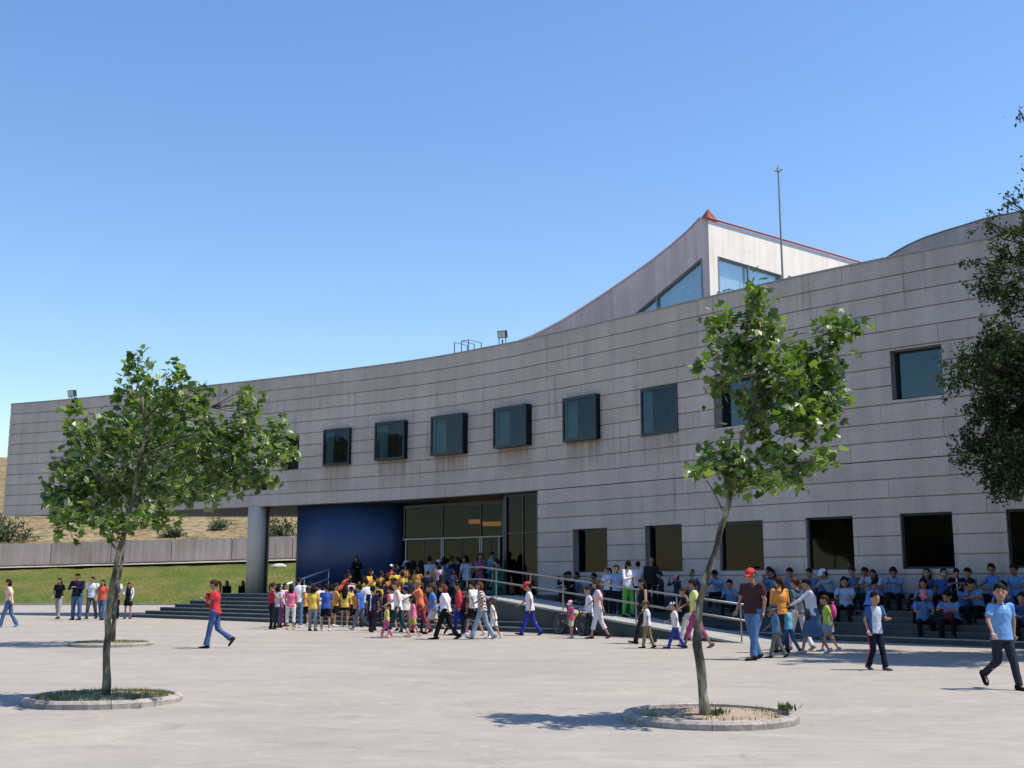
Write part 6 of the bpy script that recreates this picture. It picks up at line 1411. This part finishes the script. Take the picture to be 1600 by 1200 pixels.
# seated rows
for px, hy, pose, turn, b, hr, c, bt, lab in (
  (852, 893, 'sit', 10, 'k', 'short', '1c1c18', '181a20', 'dark-clothed child seated leftmost by the wall edge next to the entrance glass'),
  (869, 889, 'siteat', -20, 'w', 'long', '16161c', '181820', 'woman in black jacket seated by the wall near the entrance glass'),
  (889, 894, 'sithug', 0, 'k', 'short', '5484bc', '2c4a78', 'child in blue shirt seated below the first ground floor window'),
  (931, 895, 'sitturn', 10, 'k', 'short', '34507c', '3c5c90', 'child in dark blue shirt seated right of the first ground floor window'),
  (1079, 888, 'sit', 0, 'k', 'short', '5c88c0', '161a28', 'boy in blue shirt seated on the top step behind the photographer'),
  (1125, 891, 'sithug', 30, 'k', 'short', '74a4dc', '161a28', 'child in light blue shirt with resting arms seated right of the tree trunk'),
  (1205, 885, 'sit', 40, 'k', 'short', '4c74a8', '151828', 'boy in blue shirt seated on the top step just right of the red cap'),
  (1219, 887, 'sitturn', 20, 'k', 'bob', '6c9cd8', '151828', 'child in blue shirt seated above the orange top'),
  (1242, 887, 'siteat', -10, 'k', 'short', '6090cc', '151828', 'boy in blue shirt seated alone above the woman in white trousers'),
  (1270, 888, 'sit', 0, 'k', 'short', '4c6cac', '151828', 'boy in darker blue shirt seated under the fourth window, left of the pair'),
  (1284, 889, 'sithug', 15, 'k', 'bob', '4870a4', '151828', 'child in darker blue shirt seated under the fourth window, right of the pair'),
  (1338, 885, 'sit', -20, 'k', 'short', '44689c', '151828', 'boy in dull blue shirt seated at the right edge of the fourth window'),
  (1363, 880, 'siteat', -30, 'w', 'short', 'b8c0dc', '151828', 'pupil in white shirt seated higher between the fourth and fifth windows'),
  (1379, 883, 'sitturn', 10, 'w', 'long', 'a8b8dc', '2c3450', 'girl with long hair in pale blue-white blouse seated between the fourth and fifth windows'),
  (1403, 886, 'sithug', 10, 'k', 'short', '5c94d4', '10121c', 'boy in blue shirt with crossed forearms seated at the left edge of the fifth window'),
  (1446, 888, 'sit', 0, 'k', 'long', '3c5078', '141624', 'girl with long dark hair seated under the fifth window'),
  (1476, 888, 'sit', 20, 'k', 'short', '2c5494', '141624', 'boy in deep blue shirt seated under the right half of the fifth window'),
  (1498, 886, 'sithug', 30, 'w', 'short', '14161c|dfe4f0|x', '141624', 'pupil in black waistcoat over white shirt seated right of the fifth window'),
  (1520, 887, 'sit', -10, 'k', 'short', '4c7cc4', '141624', 'boy in blue shirt seated between the waistcoat and the tall boy'),
  (1557, 880, 'sitturn', -20, 'k', 'short', '4480c8', '141624', 'boy in blue shirt seated high behind the schoolboy in the polo shirt'),
  (1591, 881, 'sit', 0, 'k', 'short', '5c94d8', '141624', 'boy in blue T-shirt seated at the far right on the top step')):
    SIT(px, hy, 7, pose, turn, b, (hr, 'blk'), (S_ if 'jacket' not in lab else L_, c), ('trousers', bt), lab, skin=int(px) % 2, mirror=bool(px % 3))
SIT(1303, 889, 7, 'sithug', 0, 'k', ('short', 'blk'), (S_, '8cb0d0'), ('trousers', '182030'), 'child in white cap and light blue shirt seated under the fourth window', hat=('cap', 'dfe6f4'))
for px, hy, row, pose, turn, c, hr, lab, kw in (
  (1144, 905, 5, 'siteat', 0, '5c94d4', 'short', 'boy in blue shirt seated a step lower between the tree trunk and the red cap', {}),
  (1323, 901, 5, 'sit', 40, 'a0bce0', 'bob', 'child in pale blue shirt turned left, seated on the middle step below the fourth window', {}),
  (1358, 900, 5, 'sithug', 160, '5c94e0', 'short', 'child in blue shirt seated with the back to the plaza on the middle step', {}),
  (1450, 903, 5, 'siteat', 10, '5c8cc8', 'bob', 'girl in blue shirt eating on the middle step under the fifth window', {}),
  (1506, 908, 5, 'bend', 0, '3c74c4', 'short', 'broad pupil in blue shirt bending over on the middle step', {}),
  (1532, 901, 5, 'sithug', -10, '6ca0dc', 'short', 'boy in light blue T-shirt seated on the middle step with food in his hands', {}),
  (1578, 908, 5, 'sit', 0, '3468c0', 'short', 'boy in deep blue shirt seated on the middle step at the right edge', {}),
  (1443, 921, 3, 'sit', 20, '5484c4', 'bob', 'child in pink cap and blue shirt seated on the lowest row, left one', dict(hat=('cap', 'e07898'), shoe='b8c0cc')),
  (1490, 921, 3, 'sithug', -10, '6498d8', 'long', 'girl in blue shirt with a dark red bag on her lap on the lowest row', dict(key='redbag')),
  (1597, 925, 3, 'sit', 30, '2c54b0', 'short', 'child in deep blue shirt seated at the right picture edge on the lowest row', {})):
    if pose == 'bend': pose = 'sithug'; turn = 50; kw['wide'] = 1.3
    SIT(px, hy, row, pose, turn, 'k', (hr, 'blk'), (S_, c), ('trousers', '12141e'), lab, **kw)

# ---- things carried
def held(key, jt, name, label, cat, build, off=(0, 0, 0), rz=0):
    e, sc, J, mir = PEOPLE[key]; p = Vector(J[jt])+Vector(off)
    if mir: p.x = -p.x
    pos = Matrix.Translation(e.location) @ Matrix.Rotation(e.rotation_euler.z, 4, 'Z') @ Matrix.Scale(sc, 4)
    p = pos @ p; r = empty(name, p, e.rotation_euler.z+R(rz), label, cat); r.scale = (sc,)*3; build(r); return r
def b_folder(r):
    mb = MB(); mb.box((0, 0, 0), (.25, .035, .32)); mb.build('cover', cloth('b01828'), r); mb = MB(); mb.box((0, .02, .02), (.2, .012, .16)); mb.build('sheet', cloth('e8e8f0'), r)
held('redwoman', 'chest', 'folder', 'red folder with white papers held by the woman in the red T-shirt', 'folder', b_folder, (0, .20, -.06))
def b_bag(r):
    mb = MB(); mb.ellipsoid((0, 0, 0), (.17, .07, .13)); mb.build('bag_body', simple('brown_leather', (.035, .018, .016), .5), r, True)
    mb = MB(); mb.tube([(-.12, 0, .08), (-.02, .10, .35), (.10, .16, .66), (.20, .05, .72), (.17, -.06, .66), (.12, -.05, .3), (.12, 0, .08)], .010, 6); mb.build('strap', simple('brown_leather', (.035, .018, .016), .5), r, True)
held('skirt', 'hip', 'shoulder_bag', 'dark brown shoulder bag on the woman in the denim skirt', 'bag', b_bag, (-.17, .10, -.02))
def b_pack(r):
    mb = MB(); mb.ellipsoid((0, 0, 0), (.15, .10, .22)); mb.tube([(0, 0, .18), (0, 0, .27), (.04, 0, .31), (0, 0, .25)], [.05, .02, .04, .02], 8); mb.build('pack_body', cloth('e03c98'), r, True)
    mb = MB()
    for s in (-1, 1): mb.tube([(s*.09, .03, .15), (s*.1, .12, .2), (s*.1, .22, .1), (s*.11, .2, -.08), (s*.11, .06, -.15)], .013, 6)
    mb.build('strap', cloth('c02c80'), r, True)
held('pack', 'chest', 'backpack', 'small hot pink backpack on the girl in lime', 'backpack', b_pack, (0, -.19, -.02))
def b_cam(r):
    mb = MB(); mb.box((0, 0, 0), (.11, .04, .07)); mb.build('camera_body', cloth('c8ccd4'), r); mb = MB(); mb.tube([(0, .02, 0), (0, .05, 0)], .022, 10); mb.build('camera_lens', cloth('20242c'), r)
held('photo', 'head', 'compact_camera', 'small silver camera in front of the face of the person in the pink cap', 'camera', b_cam, (0, .26, .0))
def b_rb(r): mb = MB(); mb.ellipsoid((0, 0, 0), (.15, .10, .11)); mb.build('bag_body', cloth('6c1424'), r, True)
held('redbag', 'waist', 'lap_bag', 'dark red bag on the lap of the girl in the lowest row', 'bag', b_rb, (0, .26, -.05))
# red side stripe of the tracksuit, collar and placket of the polo shirt
def child_part(key, name, mb, mat):
    e, sc, J, mir = PEOPLE[key]; o = mb.build(name, mat, e, True); g_ = e['girth']; o.matrix_local = Matrix.Diagonal((sc*g_*(-1 if mir else 1), sc*g_, sc, 1)); return o
e, sc, J, mir = PEOPLE['track']
for t, s in (('L', -1), ('R', 1)):
    mb = MB(); w_ = .092; mb.tube([J['hj'+t]+Vector((s*.083, 0, .08)), J['hj'+t]+Vector((s*w_, 0, 0)), J['kn'+t]+Vector((s*.066, 0, 0)), J['an'+t]+Vector((s*.058, 0, 0))], .011, 6); child_part('track', 'side_stripe', mb, cloth('c02038'))
e, sc, J, mir = PEOPLE['polo']
mb = MB(); ML = J['ML']; n_ = J['neck']
mb.tube([n_+ML @ Vector((.062*math.cos(a), .060*math.sin(a), -.004-.020*math.sin(a))) for a in [2*math.pi*i/16 for i in range(17)]], .013, 6, False); child_part('polo', 'collar', mb, cloth('1c2c4c'))
mb = MB(); mb.tube([n_+ML @ Vector((0, .072, -.03)), n_+ML @ Vector((0, .104, -.13))], [.018, .007], 6); child_part('polo', 'undershirt', mb, cloth('e8e8ee'))
run_jobs()
for v_ in PEOPLE.values(): del v_[0]['girth']
print('objects', len(bpy.data.objects), 'people', sum(o.name.startswith('person') for o in bpy.data.objects), 'tris', sum(len(m.polygons)*2 for m in bpy.data.meshes))
